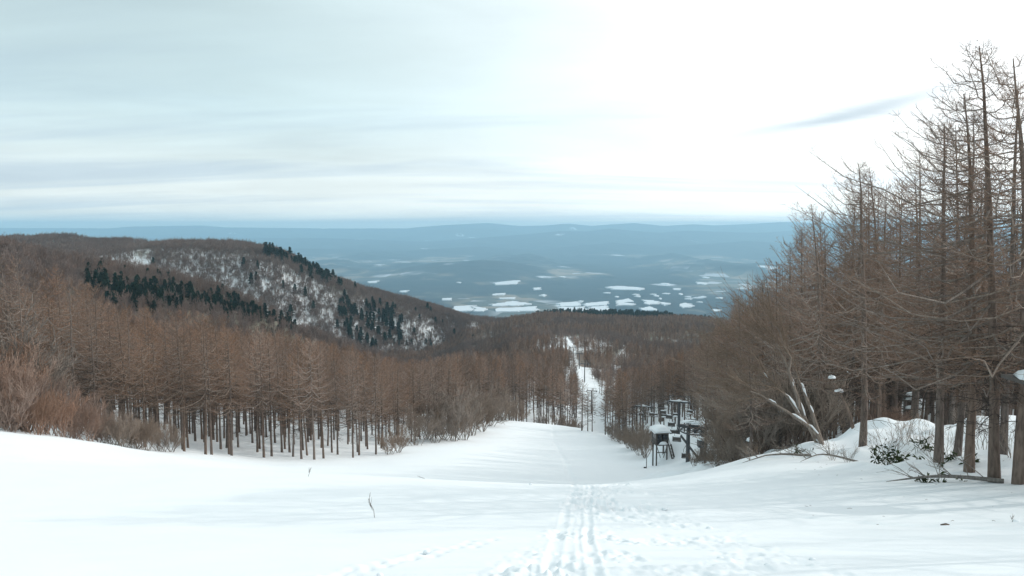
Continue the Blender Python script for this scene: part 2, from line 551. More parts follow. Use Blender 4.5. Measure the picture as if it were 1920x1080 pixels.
def ground(x, y, detail=False):
    x, y = np.asarray(x, float), np.asarray(y, float)
    z = ground_raw(x, y)
    r = np.hypot(x, y)
    z = np.where(y > 200, smax(z, hill_far(x, y), 25.0), z)
    z = np.where(y > 200, smax(z, hill_mid(x, y), 12.0), z)
    # rolling relief that grows with distance
    z = z + fbm(x / 60, y / 60, 3, 4) * np.clip((r - 60) / 400, 0, 1) * 5.0 + fbm(x / 220, y / 220, 9, 3) * np.clip((r - 300) / 700, 0, 1) * 22.0
    z = z + fbm(x / 7, y / 7, 21, 3) * 0.30 * np.clip((r - 6) / 30, 0, 1) * (0.35 + 0.65 * sstep(np.abs(x), 8, 30))
    # hummocks under the trees on the bank
    bank = sstep(x, 9, 14) * (1 - sstep(y, 60, 90)) * sstep(y, 20, 27)
    z = z + bank * np.maximum(0, fbm(x / 3.2, y / 3.2, 33, 3)) * 1.1
    # snowed-in unloading ramp at the lift's top station
    z = z + _bump_z * np.exp(-(((x - _hut_x) / 2.1) ** 4 + ((y - 101) / 4.5) ** 4))
    if detail:
        near = np.exp(-(r / 45.0) ** 2)
        # wind drift
        z = z + 0.06 * near * fbm(x / 3.0 + y * .05, y / 1.1, 41, 3) + 0.016 * near * fbm(x / 0.7 + y * .1, y / 0.3, 44, 3) * sstep(fbm(x / 5, y / 4, 45, 2), -0.1, 0.35)
        # trampled track heading down the fall line
        xc = 0.098 * y + 0.05 * np.sin(y * 0.33) + 0.05 * vnoise(y / 2.2, y * 0, 12)
        off = x - xc
        wl, wr = 0.55 + 0.7 * np.exp(-((y - 8) / 4.0) ** 2), 3.1 - 0.6 * sstep(y, 9, 26)
        inside = sstep(off, -wl - 0.3, -wl * .45) * (1 - sstep(off, wr * 0.55, wr + 0.5)) * (1 - sstep(y, 25, 29)) * sstep(y, 1, 3)
        patch = sstep(fbm(x / 1.1, y / 1.1, 55, 2), -0.42, 0.05)
        lump = np.abs(fbm(x / 0.30, y / 0.42, 61, 3)) * 2.0 - 0.35
        holes = -sstep(vnoise(x / 0.38, y / 0.5, 71), 0.12, 0.34)
        z = z + inside * patch * (0.45 + 1.3 * np.clip(fbm(x / 2.1, y / 2.1, 58, 2) + .25, 0, 1)) * (lump * 0.045 + holes * 0.085 + 0.11 * vnoise(x / 0.13, y / 0.18, 73) + 0.05 * vnoise(x / 0.07, y / 0.10, 74))
        for dx, wd, dp in ((-0.40, 0.065, 0.020), (-0.32, 0.17, 0.012), (-0.02, 0.05, 0.012), (0.12, 0.055, 0.032), (0.05, 0.17, 0.012)):
            o2 = off - dx - 0.015 * np.sin(y * 0.8 + dx * 9)
            z = z - dp * np.exp(-(o2 / wd) ** 2) * (1 - sstep(y, 24, 28)) * (0.55 + 1.3 * np.clip(vnoise(y * 0.9, x * 0 + dx * 7, 5) + .1, -.3, 1)) + 0.5 * dp * np.exp(-((np.abs(o2) - wd * 2.0) / (wd * .7)) ** 2) * (1 - sstep(y, 24, 28))
        # further grooves: a faint old track low on the run, one on the left shoulder
        for poly, wd, dp in (([(2.4, 26), (5.2, 62), (7.5, 105), (8.2, 150), (10.5, 190)], 0.35, 0.12), ([(-27, 30), (-26, 37), (-24.5, 42.0), (-23.6, 42.6)], 0.16, 0.09), ([(6.2, 17), (9.0, 14.2), (12, 13.0)], 0.15, 0.05)):
            d = seg_dist(x, y, poly) + 0.06 * vnoise(x * 2, y * 2, 8)
            z = z - dp * np.exp(-(d / wd) ** 2) * (0.7 + vnoise(x * 1.1, y * 1.1, 88))
        # animal prints at the lower left of the track
        for k in range(26):
            q = k / 25.0
            fx, fy = -2.6 + 4.4 * q * 0.5 + 0.12 * math.sin(k * 2.1), 7.6 + 4.6 * q + 0.25 * math.cos(k * 3.3)
            z = z - 0.04 * np.exp(-(((x - fx) / 0.075) ** 2 + ((y - fy) / 0.14) ** 2)) + 0.03 * np.exp(-(((x - fx) / 0.10) ** 2 + ((y - fy - 0.22) / 0.10) ** 2))
        # loose snow clods fallen from above on the right
    return z


def ground1(x, y):
    return float(ground(np.array([x]), np.array([y]))[0])


def on_ground(u, D):
    z = base_prof(np.array([D]))[0]
    for _ in range(6):
        x = x_at(u, D, z)
        z = ground1(x, D)
    return x, D, z


# ------------------------------------------------------------------ terrain mesh (fine in front of the camera)
azs = np.concatenate([np.linspace(-180, -50, 40, endpoint=False), np.linspace(-50, -37, 20, endpoint=False), np.linspace(-37, 37, 820, endpoint=False), np.linspace(37, 50, 20, endpoint=False), np.linspace(50, 180, 41)])
rad = [0.4]
while rad[-1] < 7200:
    r_ = rad[-1]
    k = 0.25 if r_ < 4 else (0.0062 if r_ < 30 else (0.010 if r_ < 240 else 0.02))
    rad.append(r_ * (1 + k))
rad = np.array(rad)
A, RR = np.meshgrid(np.radians(azs), rad, indexing='xy')
GX, GY = RR * np.sin(A), RR * np.cos(A)
GZ = ground(GX, GY, True)
# farther than the last woods the land sinks to the level of the plain
V = np.stack([GX, GY, GZ], -1).reshape(-1, 3)
na, nr = len(azs), len(rad)
idx = np.arange(na * nr).reshape(nr, na)
Q = np.stack([idx[:-1, :-1], idx[:-1, 1:], idx[1:, 1:], idx[1:, :-1]], -1).reshape(-1, 4)[:, ::-1]
V = np.concatenate([V, [[0, 0, ground1(0, 0)]]])
fan = np.stack([idx[0, :-1], np.full(na - 1, len(V) - 1), idx[0, 1:]], -1)
FG, HF_dd, HF_sh = hill_far(GX, GY, True)
HM = hill_mid(GX, GY)
BS = ground_raw(GX, GY)
onm = (HM > np.maximum(FG, BS) - 3) & (GY > 330)
onf = (~onm) & (FG > BS - 3) & (GY > 330)
scrub = np.where(onm, 0.88, np.where(onf, 0.06 + 0.72 * sstep(HF_dd + HF_sh, -110, 80), 0.62 * sstep(GY, 330, 480)))
_dl = np.minimum(seg_dist(GX, GY, [tuple(px(u, 700, D)[:2]) for u, D in LIFT]), seg_dist(GX, GY, [tuple(px(u, 680, D)[:2]) for u, D in ((1150, 470), (1168, 560), (1185, 720))]))
_gu = 960 + (F / CP) * GX / np.maximum(GY, 1)
_clear = sstep(_gu, 985, 1030) * (1 - sstep(_gu, 1100, 1150)) * sstep(GY, 540, 580) * (1 - sstep(GY, 690, 720))
scrub = scrub * (0.45 + 0.55 * sstep(_dl, 2, 6)) * (1 - 0.8 * _clear)
scrub = np.clip(scrub + 0.35 * fbm(GX / 25, GY / 25, 91, 3) * (scrub > 0.02), 0, 0.95)
me = mesh_np('snowy_mountainside', V, [(Q, 0), (fan[:, ::-1], 0)], [M_SNOW])
at_ = me.attributes.new('scrub', 'FLOAT', 'POINT')
at_.data.foreach_set('value', np.concatenate([scrub.ravel(), [0.0]]).astype(np.float32))
tag(link('snowy_mountainside', me), kind='structure')


# ------------------------------------------------------------------ far plain and mountains
def far_material():
    m, t, b = mat('plain_and_mountains')
    g = t.n('ShaderNodeNewGeometry')
    P = g.outputs['Position']
    at = t.n('ShaderNodeAttribute'); at.attribute_name = 'wood'
    wood = at.outputs['Fac']
    nf = t.noise(P, 0.004, 5, 0.65)
    forest = t.mix(t.ramp(nf, 0.3, 0.7), (0.012, 0.024, 0.034, 1), (0.032, 0.040, 0.046, 1))
    vo = t.n('ShaderNodeTexVoronoi'); vo.inputs['Scale'].default_value = 0.0042
    t.link(t.mapping(P, scale=(1, 0.8, 0.0)), vo.inputs['Vector'])
    sepc = t.n('ShaderNodeSeparateColor'); t.link(vo.outputs['Color'], sepc.inputs[0])
    field = t.mix(sepc.outputs[0], (0.16, 0.14, 0.11, 1), (0.28, 0.23, 0.18, 1))
    field = t.mix(t.ramp(sepc.outputs[1], 0.80, 0.90), field, (0.48, 0.50, 0.53, 1))
    field = t.mix(t.ramp(sepc.outputs[2], 0.55, 0.60), field, (0.09, 0.095, 0.085, 1))
    big = t.noise(t.mapping(P, scale=(1, 0.6, 0)), 0.00042, 4, 0.6)
    cult = t.math('MULTIPLY', t.ramp(big, 0.485, 0.57), t.math('SUBTRACT', 1.0, wood))
    col = t.mix(cult, forest, field)
    # small scattered clearings with snow lying in them
    vo2 = t.n('ShaderNodeTexVoronoi'); vo2.inputs['Scale'].default_value = 0.0027
    t.link(t.mapping(P, scale=(0.8, 0.6, 0.0)), vo2.inputs['Vector'])
    sp2 = t.n('ShaderNodeSeparateColor'); t.link(vo2.outputs['Color'], sp2.inputs[0])
    spot = t.math('MULTIPLY', t.ramp(sp2.outputs[0], 0.95, 0.955), t.math('SUBTRACT', 1.0, t.ramp(vo2.outputs['Distance'], 0.22, 0.42)))
    spot = t.math('MULTIPLY', spot, t.ramp(nf, 0.42, 0.52))
    col = t.mix(spot, col, (0.66, 0.70, 0.74, 1))
    t.link(col, b.inputs['Base Color'])
    b.inputs['Roughness'].default_value = 0.95
    b.inputs['Specular IOR Level'].default_value = 0.05
    return m


M_FAR = far_material()
PLAIN = -705.0
_sky_l = np.array([(-2400, 428), (0, 428), (200, 429), (250, 425), (380, 423), (420, 427), (520, 428), (640, 429), (760, 429), (800, 425), (850, 421), (915, 418), (975, 424), (1020, 423), (1065, 419), (1110, 424), (1140, 421), (1190, 418), (1245, 424), (1300, 420), (1340, 423), (1400, 420), (1440, 417.5), (1470, 416), (1510, 417.5), (1560, 419), (1700, 425), (1900, 428), (4300, 428)], float)
_mid_l = np.array([(-2400, 448), (600, 446), (700, 449), (800, 454), (900, 446), (1000, 438), (1050, 433), (1100, 434), (1145, 428), (1190, 433), (1240, 436), (1290, 432), (1340, 434), (1420, 436), (1500, 432), (1700, 440), (4300, 446)], float)
_mid2_l = np.array([(-2400, 470), (600, 466), (760, 470), (900, 462), (1000, 468), (1150, 455), (1250, 462), (1400, 452), (1560, 458), (4300, 466)], float)


def far_height(x, y):
    u = u_of(x, y, PLAIN * np.ones_like(x) * 0.3)
    calm = 0.10 + 0.90 * sstep(y, 8600, 11500)
    z = PLAIN + calm * np.maximum(0, fbm(x / 1500, y / 1900, 101, 5)) * 230 + np.maximum(0, fbm(x / 500, y / 600, 105, 3)) * 45 * sstep(fbm(x / 2600, y / 2600, 107, 2), -0.1, 0.2) * calm
    for tab, D, wd, sd in ((_sky_l, 30000.0, 4700.0, 3), (_mid_l, 23000.0, 3400.0, 5), (_mid2_l, 18800.0, 2200.0, 8)):
        v = np.interp(u, tab[:, 0], tab[:, 1])
        if sd == 3:
            v = np.where(v > 420, 420 + (v - 420) * 0.9, v)
        b = (540 - v) / F
        top = D * (-SP + b * CP) / (CP + b * SP)
        q = (y - D) / wd
        shp = np.exp(-np.abs(q) ** 1.7)
        rough = 1 - 0.35 * np.abs(fbm(x / 2400, y / 2400, 200 + sd, 5)) * np.clip(np.abs(q) * 2.5, 0, 1) * 2
        z = np.maximum(z, PLAIN + (top - PLAIN) * shp * rough)
    # the wooded knoll standing out of the plain
    c = px(888, 490, 11500)
    z = np.maximum(z, PLAIN + (c[2] - PLAIN) * np.exp(-(((x - c[0]) / 1150) ** 2 + ((y - 11500) / 1500) ** 2)) * (1 + 0.4 * fbm(x / 700, y / 700, 301, 3)))
    return z


uu = np.linspace(-500, 2420, 760)
dd = 5200 * (36500 / 5200) ** np.linspace(0, 1, 420)
UU, DD = np.meshgrid(uu, dd)
FX = (UU - 960) / F * DD
FZ = far_height(FX, DD)
wood = sstep(FZ - PLAIN, 45, 110)
V = np.stack([FX, DD, FZ], -1).reshape(-1, 3)
idx = np.arange(len(dd) * len(uu)).reshape(len(dd), len(uu))
Q = np.stack([idx[:-1, :-1], idx[:-1, 1:], idx[1:, 1:], idx[1:, :-1]], -1).reshape(-1, 4)
me = mesh_np('plain_and_mountains', V, [(Q, 0)], [M_FAR])
at = me.attributes.new('wood', 'FLOAT', 'POINT')
at.data.foreach_set('value', wood.ravel().astype(np.float32))
tag(link('plain_and_mountains', me), kind='structure')

# snow-covered fields at the near edge of the plain (irregular sheets draped on it)
M_FIELD = plain_mat('snow_field', (0.66, 0.69, 0.72), 0.9, 0, 0.05, 0.01)


def field(outline, lift=9.0):
    """outline in photo pixels on the plain"""
    pts = []
    for (u, v) in outline:
        a, b = (u - 960) / F, (540 - v) / F
        dy, dz = CP + b * SP, -SP + b * CP
        s = (PLAIN + 10) / dz
        pts.append((a * s, dy * s))
    pts = np.array(pts)
    # subdivide the outline and roughen it
    out = []
    for i in range(len(pts)):
        a, b = pts[i], pts[(i + 1) % len(pts)]
        for k in range(6):
            q = k / 6
            out.append(a + (b - a) * q + rng.normal(0, 0.045, 2) * np.linalg.norm(b - a))
    out = np.array(out)
    z = far_height(out[:, 0], out[:, 1]) + lift
    c = out.mean(0)
    V = np.concatenate([np.column_stack([out, z]), [[c[0], c[1], float(far_height(c[0:1], c[1:2])[0]) + lift]], np.column_stack([out * 1.0, z - 40])])
    n = len(out)
    F3 = np.array([[i, (i + 1) % n, n] for i in range(n)])
    F4 = np.array([[i, n + 1 + i, n + 1 + (i + 1) % n, (i + 1) % n] for i in range(n)])
    tag(link('snow_field', mesh_np('snow_field', V, [(F3, 0), (F4, 0)], [M_FIELD], False)), kind='structure')


small = []
for k in range(20):
    fu, fv = (rng.uniform(1190, 1350), rng.uniform(550, 561)) if k < 10 else (rng.uniform(830, 1340), rng.uniform(505, 574))
    fw_ = rng.uniform(3, 9); fh_ = rng.uniform(0.8, 1.6)
    small.append([(fu - fw_, fv), (fu - fw_ * .2, fv - fh_), (fu + fw_, fv - fh_ * .4), (fu + fw_ * .6, fv + fh_)])
for o in small:
    field(o, 7.0)
for o in ([(852, 574), (884, 572), (886, 582), (848, 583)], [(893, 574), (910, 578), (908, 583), (890, 583)],
          [(922, 570), (960, 564), (998, 569), (970, 572), (925, 573)], [(932, 577), (1004, 574), (1007, 582), (926, 584)],
          [(1046, 568), (1085, 566), (1088, 573), (1052, 574)], [(1048, 576), (1098, 575), (1108, 586), (1062, 585)], [(1096, 569), (1142, 566), (1138, 572), (1100, 574)],
          [(1102, 577), (1140, 574), (1144, 582), (1108, 586)], [(1155, 566), (1176, 561), (1184, 573), (1160, 573)], [(1135, 538), (1160, 536), (1208, 541), (1200, 545), (1150, 543)],
          [(1203, 563), (1228, 564), (1236, 571), (1215, 572)], [(1262, 540), (1276, 540), (1274, 543), (1263, 543)], [(1235, 567), (1258, 571), (1246, 574)],
          [(1200, 579), (1222, 576), (1232, 582), (1206, 583)], [(1272, 574), (1288, 570), (1300, 576), (1280, 579)], [(1335, 582), (1352, 582), (1350, 585), (1337, 585)],
          [(830, 559), (848, 558), (846, 562), (828, 562)], [(922, 551), (948, 549), (946, 552), (924, 553)],
          [(925, 532), (975, 529), (970, 533), (930, 535)], [(935, 558), (966, 557), (964, 560), (938, 560)], [(1000, 540), (1014, 539), (1012, 543), (1001, 543)], [(1012, 553), (1022, 551), (1020, 555)],
          [(1305, 528), (1330, 530), (1322, 533), (1306, 531)], [(690, 529), (710, 528), (706, 531), (692, 531)], [(750, 545), (764, 544), (760, 547), (752, 547)]):
    field(o)

# ------------------------------------------------------------------ tree generators
def unit(v):
    return v / (np.linalg.norm(v, axis=-1, keepdims=True) + 1e-9)


def join_mesh(name, parts):
    V, Fc, n, ms = [], [], 0, []
    for geo, m in parts:
        if geo.n == 0:
            continue
        v, q = geo.arrays()
        if m not in ms:
            ms.append(m)
        V.append(v); Fc.append((q + n, ms.index(m))); n += len(v)
    return mesh_np(name, np.concatenate(V), Fc, ms)


M_DEADB_SHADE = bark_material('dead_boughs_shade', (0.045, 0.036, 0.031), (0.095, 0.075, 0.063), vary=0.4)  # dead wood tinted extra dark: the lower crown's shade put into its colour


def larch(seed, H=12.0, cb=0.35, nb=80, mt=12, ms=3, r_trunk=0.16, r_tw=0.010, lmax=2.9, wind=0.0, windaz=math.pi, kt=3, lean=0.3, dead=8, snow=0, bth=0.0105):
    """returns trunk Geo, crown Geo, snow Geo; base at origin"""
    g = np.random.default_rng(seed)
    tr, cr, sn, bo, de = Geo(), Geo(), Geo(), Geo(), Geo()
    K = 12
    s = np.linspace(0, 1, K)
    swx = np.cumsum(g.normal(0, 0.035, K)) * 0.5; swy = np.cumsum(g.normal(0, 0.035, K)) * 0.5
    bend = lean * s ** 2.2
    tx = swx - swx[0] + bend * math.cos(windaz); ty = swy - swy[0] + bend * math.sin(windaz)
    rr = r_trunk * (1 - s) ** 0.8 * 0.98 + 0.012
    rr[0] *= 1.25
    zb = s * H
    zb[0] = -0.5
    TP = np.column_stack([tx, ty, zb])
    tr.tubes(TP[None], rr[None], 7)

    def trunk_at(t):
        return np.column_stack([np.interp(t, s, tx), np.interp(t, s, ty), t * H]), np.interp(t, s, rr)

    t = cb + (0.985 - cb) * (np.arange(nb) + g.random(nb)) / nb
    q = (t - cb) / (1 - cb)
    az = np.arange(nb) * 2.399963 + g.normal(0, 0.5, nb)
    if wind > 0:
        az = windaz + ((az - windaz + math.pi) % (2 * math.pi) - math.pi) * (1 - 0.35 * wind)
    L = lmax * ((1 - q) ** 0.75 * 0.93 + 0.07) * np.minimum(1, 0.6 + q * 2.2) * (0.65 + 0.55 * g.random(nb))
    L *= 1 + wind * 0.55 * np.cos(az - windaz)
    L *= np.where((g.random(nb) < 0.16) & (np.cos(az - windaz) > 0), 1.45, 1.0)
    el = -0.10 + 0.75 * q ** 1.6 + g.normal(0, 0.10, nb)
    bp, br = trunk_at(t)
    KB = 6
    sb = np.linspace(0, 1, KB)
    bow = g.normal(0, 0.10, nb)
    dirh = np.column_stack([np.cos(az), np.sin(az)]); perp = np.column_stack([-np.sin(az), np.cos(az)])
    hor = L[:, None] * sb[None] * np.cos(el)[:, None]
    ver = L[:, None] * (np.sin(el)[:, None] * sb - 0.16 * np.sin(sb * math.pi) + (0.08 + 0.18 * q[:, None]) * sb ** 2.5)
    side = L[:, None] * bow[:, None] * sb ** 2
    BP = bp[:, None, :] + np.concatenate([dirh[:, None, :] * hor[..., None] + perp[:, None, :] * side[..., None], ver[..., None]], -1)
    BP[:, 1:-1] += g.normal(0, 0.028, (nb, KB - 2, 3)) * L[:, None, None]
    b0 = np.minimum(br * 0.55, 0.010 + bth * L)
    BR = b0[:, None] * (1 - sb) ** 0.8 + r_tw * 0.8
    bo.tubes(BP, BR, 3)
    # twigs
    if mt:
        si = np.tile(0.12 + 0.86 * (np.arange(mt) + 0.5) / mt, (nb, 1)) + g.normal(0, 0.03, (nb, mt))
        si = np.clip(si, 0.05, 0.99)
        fi = si * (KB - 1); i0 = np.minimum(fi.astype(int), KB - 2); ff = (fi - i0)[..., None]
        rows = np.arange(nb)[:, None]
        p0 = BP[rows, i0] * (1 - ff) + BP[rows, i0 + 1] * ff
        tg = unit(BP[rows, i0 + 1] - BP[rows, i0])
        sgn = np.where((np.arange(mt)[None] + np.arange(nb)[:, None]) % 2 == 0, 1.0, -1.0)[..., None]
        lat = unit(np.cross(tg, np.array([0, 0, 1.0]))) * sgn
        ang = (0.75 + 0.3 * g.random((nb, mt)))[..., None]
        d = tg * np.cos(ang) + lat * np.sin(ang)
        d[..., 2] += g.normal(0.05, 0.28, (nb, mt))
        d = unit(d)
        tl = (L[:, None] * 0.30 * (1.15 - si) * (0.6 + 0.8 * g.random((nb, mt))) + 0.16)[..., None]
        mid = p0 + d * tl * 0.5 + np.array([0, 0, -0.03]) * tl
        end = p0 + d * tl + np.array([0, 0, 0.13]) * tl + tg * tl * 0.1
        if kt == 3:
            TPp = np.stack([p0, mid, end], 2).reshape(-1, 3, 3)
            TR = np.tile(np.array([1.0, 0.8, 0.45]) * r_tw, (len(TPp), 1))
        else:
            TPp = np.stack([p0, end], 2).reshape(-1, 2, 3)
            TR = np.tile(np.array([1.0, 0.55]) * r_tw, (len(TPp), 1))
        cr.tubes(TPp, TR, 3)
        if ms:
            n = len(TPp)
            a, b = TPp[:, 0], TPp[:, -1]
            f2 = g.random((n, ms, 1)) * 0.75 + 0.2
            q0 = a[:, None] * (1 - f2) + b[:, None] * f2
            dd_ = unit(b - a)[:, None] * 0.7 + g.normal(0, 0.55, (n, ms, 3))
            dd_ = unit(dd_)
            l2 = np.linalg.norm(b - a, axis=1)[:, None, None] * (0.25 + 0.35 * g.random((n, ms, 1)))
            q1 = q0 + dd_ * l2
            cr.tubes(np.stack([q0, q1], 2).reshape(-1, 2, 3), np.tile(np.array([0.8, 0.4]) * r_tw, (n * ms, 1)), 3)
    # dead boughs in the lower crown, added thickly to stand in for its shade
    if dead:
        td = np.clip(cb * (0.45 + 0.95 * g.random(dead) ** 0.7), 0.04, 0.8); ad = g.random(dead) * 6.28; ld = (0.3 + 1.5 * g.random(dead)) * np.minimum(1, td / cb + .15)
        p, _ = trunk_at(td)
        dv = np.column_stack([np.cos(ad), np.sin(ad), -0.15 + 0.2 * g.random(dead)])
        e1 = p + dv * ld[:, None] * 0.6; e2 = p + dv * ld[:, None] + np.array([0, 0, -0.1])
        de.tubes(np.stack([p, e1, e2], 1), np.tile(np.array([1.5, 1.2, 0.6]) * max(r_tw, 0.011), (dead, 1)), 3)
        f = 0.3 + 0.7 * g.random((dead, 5, 1))
        c = p[:, None] * (1 - f) + e2[:, None] * f
        c2 = c + unit(dv[:, None] + g.normal(0, 0.6, (dead, 5, 3))) * (ld[:, None, None] * (0.25 + 0.3 * g.random((dead, 5, 1))))
        de.tubes(np.stack([c, c2], 2).reshape(-1, 2, 3), np.tile(np.array([0.9, 0.5]) * max(r_tw, 0.009), (dead * 5, 1)), 3)
    for k in range(snow):
        i = int(g.integers(0, max(1, nb // 2))); f = 0.25 + 0.5 * g.random()
        c = BP[i, 0] * (1 - f) + BP[i, 3] * f
        sn.blob((c[0], c[1], c[2]), (0.10 + 0.16 * g.random(), 0.08 + 0.12 * g.random(), 0.06 + 0.09 * g.random()), seed * 100 + k)
    return tr, cr, sn, bo, de


def shrub(seed, H=3.0, stems=9, spread=0.8, lev=3, kids=4, r0=0.03, r_min=0.008, lean=(0, 0), up=0.25, wob=0.12):
    """multi-stemmed bush: stems fan out from the base and fork into fine twigs; returns stem Geo, twig Geo"""
    g = np.random.default_rng(seed)
    st, tw = Geo(), Geo()
    az = np.arange(stems) * 2.4 + g.normal(0, 0.4, stems)
    tilt = spread * (0.25 + 0.75 * g.random(stems))
    d = np.column_stack([np.cos(az) * np.sin(tilt) + lean[0], np.sin(az) * np.sin(tilt) + lean[1], np.cos(tilt)])
    d = unit(d)
    p = np.column_stack([g.normal(0, 0.10, stems) * H * 0.3, g.normal(0, 0.10, stems) * H * 0.3, np.full(stems, -0.25)])
    L = H * 0.62 * (0.7 + 0.5 * g.random(stems))
    rad_ = np.full(stems, r0)
    for lv in range(lev + 1):
        n = len(p)
        K = 5 if lv < 2 else (4 if lv == 2 else 3)
        sb = np.linspace(0, 1, K)
        pts = p[:, None] + d[:, None] * (L[:, None] * sb)[..., None]
        pts[..., 2] += (up * L)[:, None] * sb ** 2 * 0.5
        w_ = np.cumsum(g.normal(0, wob * 0.5, (n, K, 3)), axis=1) * L[:, None, None] * 0.5
        w_ -= w_[:, :1]
        pts = pts + w_
        rr = np.maximum(rad_[:, None] * (1 - 0.55 * sb), r_min)
        (st if lv == 0 else tw).tubes(pts, rr, 5 if lv == 0 else 3)
        if lv == lev:
            break
        kk = kids
        f = 0.3 + 0.68 * (np.arange(kk)[None] + g.random((n, kk))) / kk
        fi = f * (K - 1); i0 = np.minimum(fi.astype(int), K - 2); ff = (fi - i0)[..., None]
        rows = np.arange(n)[:, None]
        q = pts[rows, i0] * (1 - ff) + pts[rows, i0 + 1] * ff
        tg = unit(pts[rows, i0 + 1] - pts[rows, i0])
        dn = unit(tg + g.normal(0, 0.42, (n, kk, 3)) + np.array([lean[0] * .15, lean[1] * .15, 0.12]))
        p = q.reshape(-1, 3); d = dn.reshape(-1, 3)
        L = (L[:, None] * (0.62 - 0.2 * f) * (0.7 + 0.6 * g.random((n, kk)))).reshape(-1) * 1.05
        rad_ = (rad_[:, None] * (0.62 - 0.25 * f)).reshape(-1)
    return st, tw


def conifer(seed, H=9.0, wdt=2.2, n=420, sz=0.5, open_=0.0):
    """evergreen of many needle tufts on drooping boughs"""
    g = np.random.default_rng(seed)
    tr, cr = Geo(), Geo()
    tr.tube([(0, 0, -0.5), (0.05, 0, H * 0.5), (0, 0.04, H * 0.97)], [0.17, 0.10, 0.02], 5)
    t = 0.12 + 0.87 * g.random(n) ** 1.1
    lump = 0.75 + 0.35 * np.sin(t * 31 + seed) + 0.0
    az = g.random(n) * 6.283
    prof = (1 - t) ** 0.75 * wdt * lump * (0.75 + 0.35 * np.sin(az * 3 + seed * 1.7 + t * 6))
    rad_ = prof * (0.35 + 0.65 * np.sqrt(g.random(n)))
    c = np.column_stack([rad_ * np.cos(az), rad_ * np.sin(az), t * H - 0.22 * rad_])
    out = np.column_stack([np.cos(az), np.sin(az), np.full(n, -0.35)])
    a = unit(out + g.normal(0, 0.4, (n, 3))); b = unit(np.cross(a, g.normal(0, 1, (n, 3))))
    s = sz * (0.55 + 0.8 * g.random(n))[:, None]
    Vv = np.stack([c - a * s * 0.6, c + b * s * 0.38 + a * s * .1, c + a * s, c - b * s * 0.38 + a * s * .1], 1).reshape(-1, 3)
    cr.add(Vv, np.arange(n * 4).reshape(-1, 4))
    return tr, cr


def protos(make, tm, cm, n, name='larch_tree'):
    out = []
    for i in range(n):
        r = make(i)
        d = {'trunk': r[0].mesh('trunk', tm), 'crown': join_mesh('crown', [(r[1], cm), (r[3], M_BOUGH), (r[4], M_DEADB_SHADE)])}
        if len(r) > 2 and r[2].n:
            d['snow_clump'] = r[2].mesh('snow_clump', M_SNOW)
        out.append(d)
    return out


def plant(name, pr, label, cat, group, loc, rz=0.0, sc=1.0, tilt=(0, 0)):
    """a tree of its own: Empty at the foot, its parts share the mesh data of the kind"""
    o = empty(name, loc, rz)
    o.rotation_euler = (tilt[0], tilt[1], rz)
    o.scale = (sc, sc, sc) if np.isscalar(sc) else sc
    tag(o, label, cat, group)
    for k, me in pr.items():
        c = link(k, me, o)
        if k == 'snow_clump':
            c['kind'] = 'stuff'
    return o


HN = 13.0   # nominal larch height
near_p = protos(lambda i: larch(100 + i, HN, (0.22, 0.28, 0.20, 0.30, 0.25)[i], 58, 11, 3, 0.13, 0.0058, 3.1, 0.95, math.pi, 3, (0.5, 0.9, 0.4, 0.7, 0.2)[i], 34, 0, 0.0068), M_BARK, M_TWIG, 5)
mid_p = protos(lambda i: larch(200 + i, HN, (0.40, 0.32, 0.43, 0.36, 0.41, 0.34)[i], 44, 11, 1, 0.115, 0.0105, 3.7, 0.35, math.pi, 2, 0.3, 46, 0, 0.0125), M_BARK, M_TWIG, 6)
far_p = protos(lambda i: larch(300 + i, HN, (0.45, 0.40, 0.5, 0.42)[i], 42, 8, 1, 0.13, 0.019, 2.7, 0.2, math.pi, 2, 0.2, 26, 0), M_BARK, M_TWIG, 4)

# ------------------------------------------------------------------ where the larches stand
front_u = [-900, 0, 180, 300, 420, 500, 640, 700, 760, 860, 930, 1000, 1088]
front_d = [66, 66, 66, 68, 71, 74, 82, 90, 108, 140, 192, 203, 209]
sky_u = [-400, 0, 60, 120, 200, 300, 380, 500, 600, 700, 760, 790, 900, 1000, 1060, 1088]
sky_v = [430, 445, 468, 478, 543, 567, 582, 600, 628, 655, 668, 668, 648, 656, 664, 690]
rs_u = [1120, 1180, 1230, 1300, 1340, 1380, 1450, 1530, 1600, 1640, 1700, 1760, 1830, 2300]
rs_v = [692, 680, 668, 640, 600, 545, 475, 378, 318, 318, 280, 225, 190, 170]
lift_xy = [tuple(on_ground(u, D)[:2]) for u, D in LIFT]
side_path = [tuple(on_ground(u, D)[:2]) for u, D in ((1150, 470), (1168, 560), (1185, 720))]

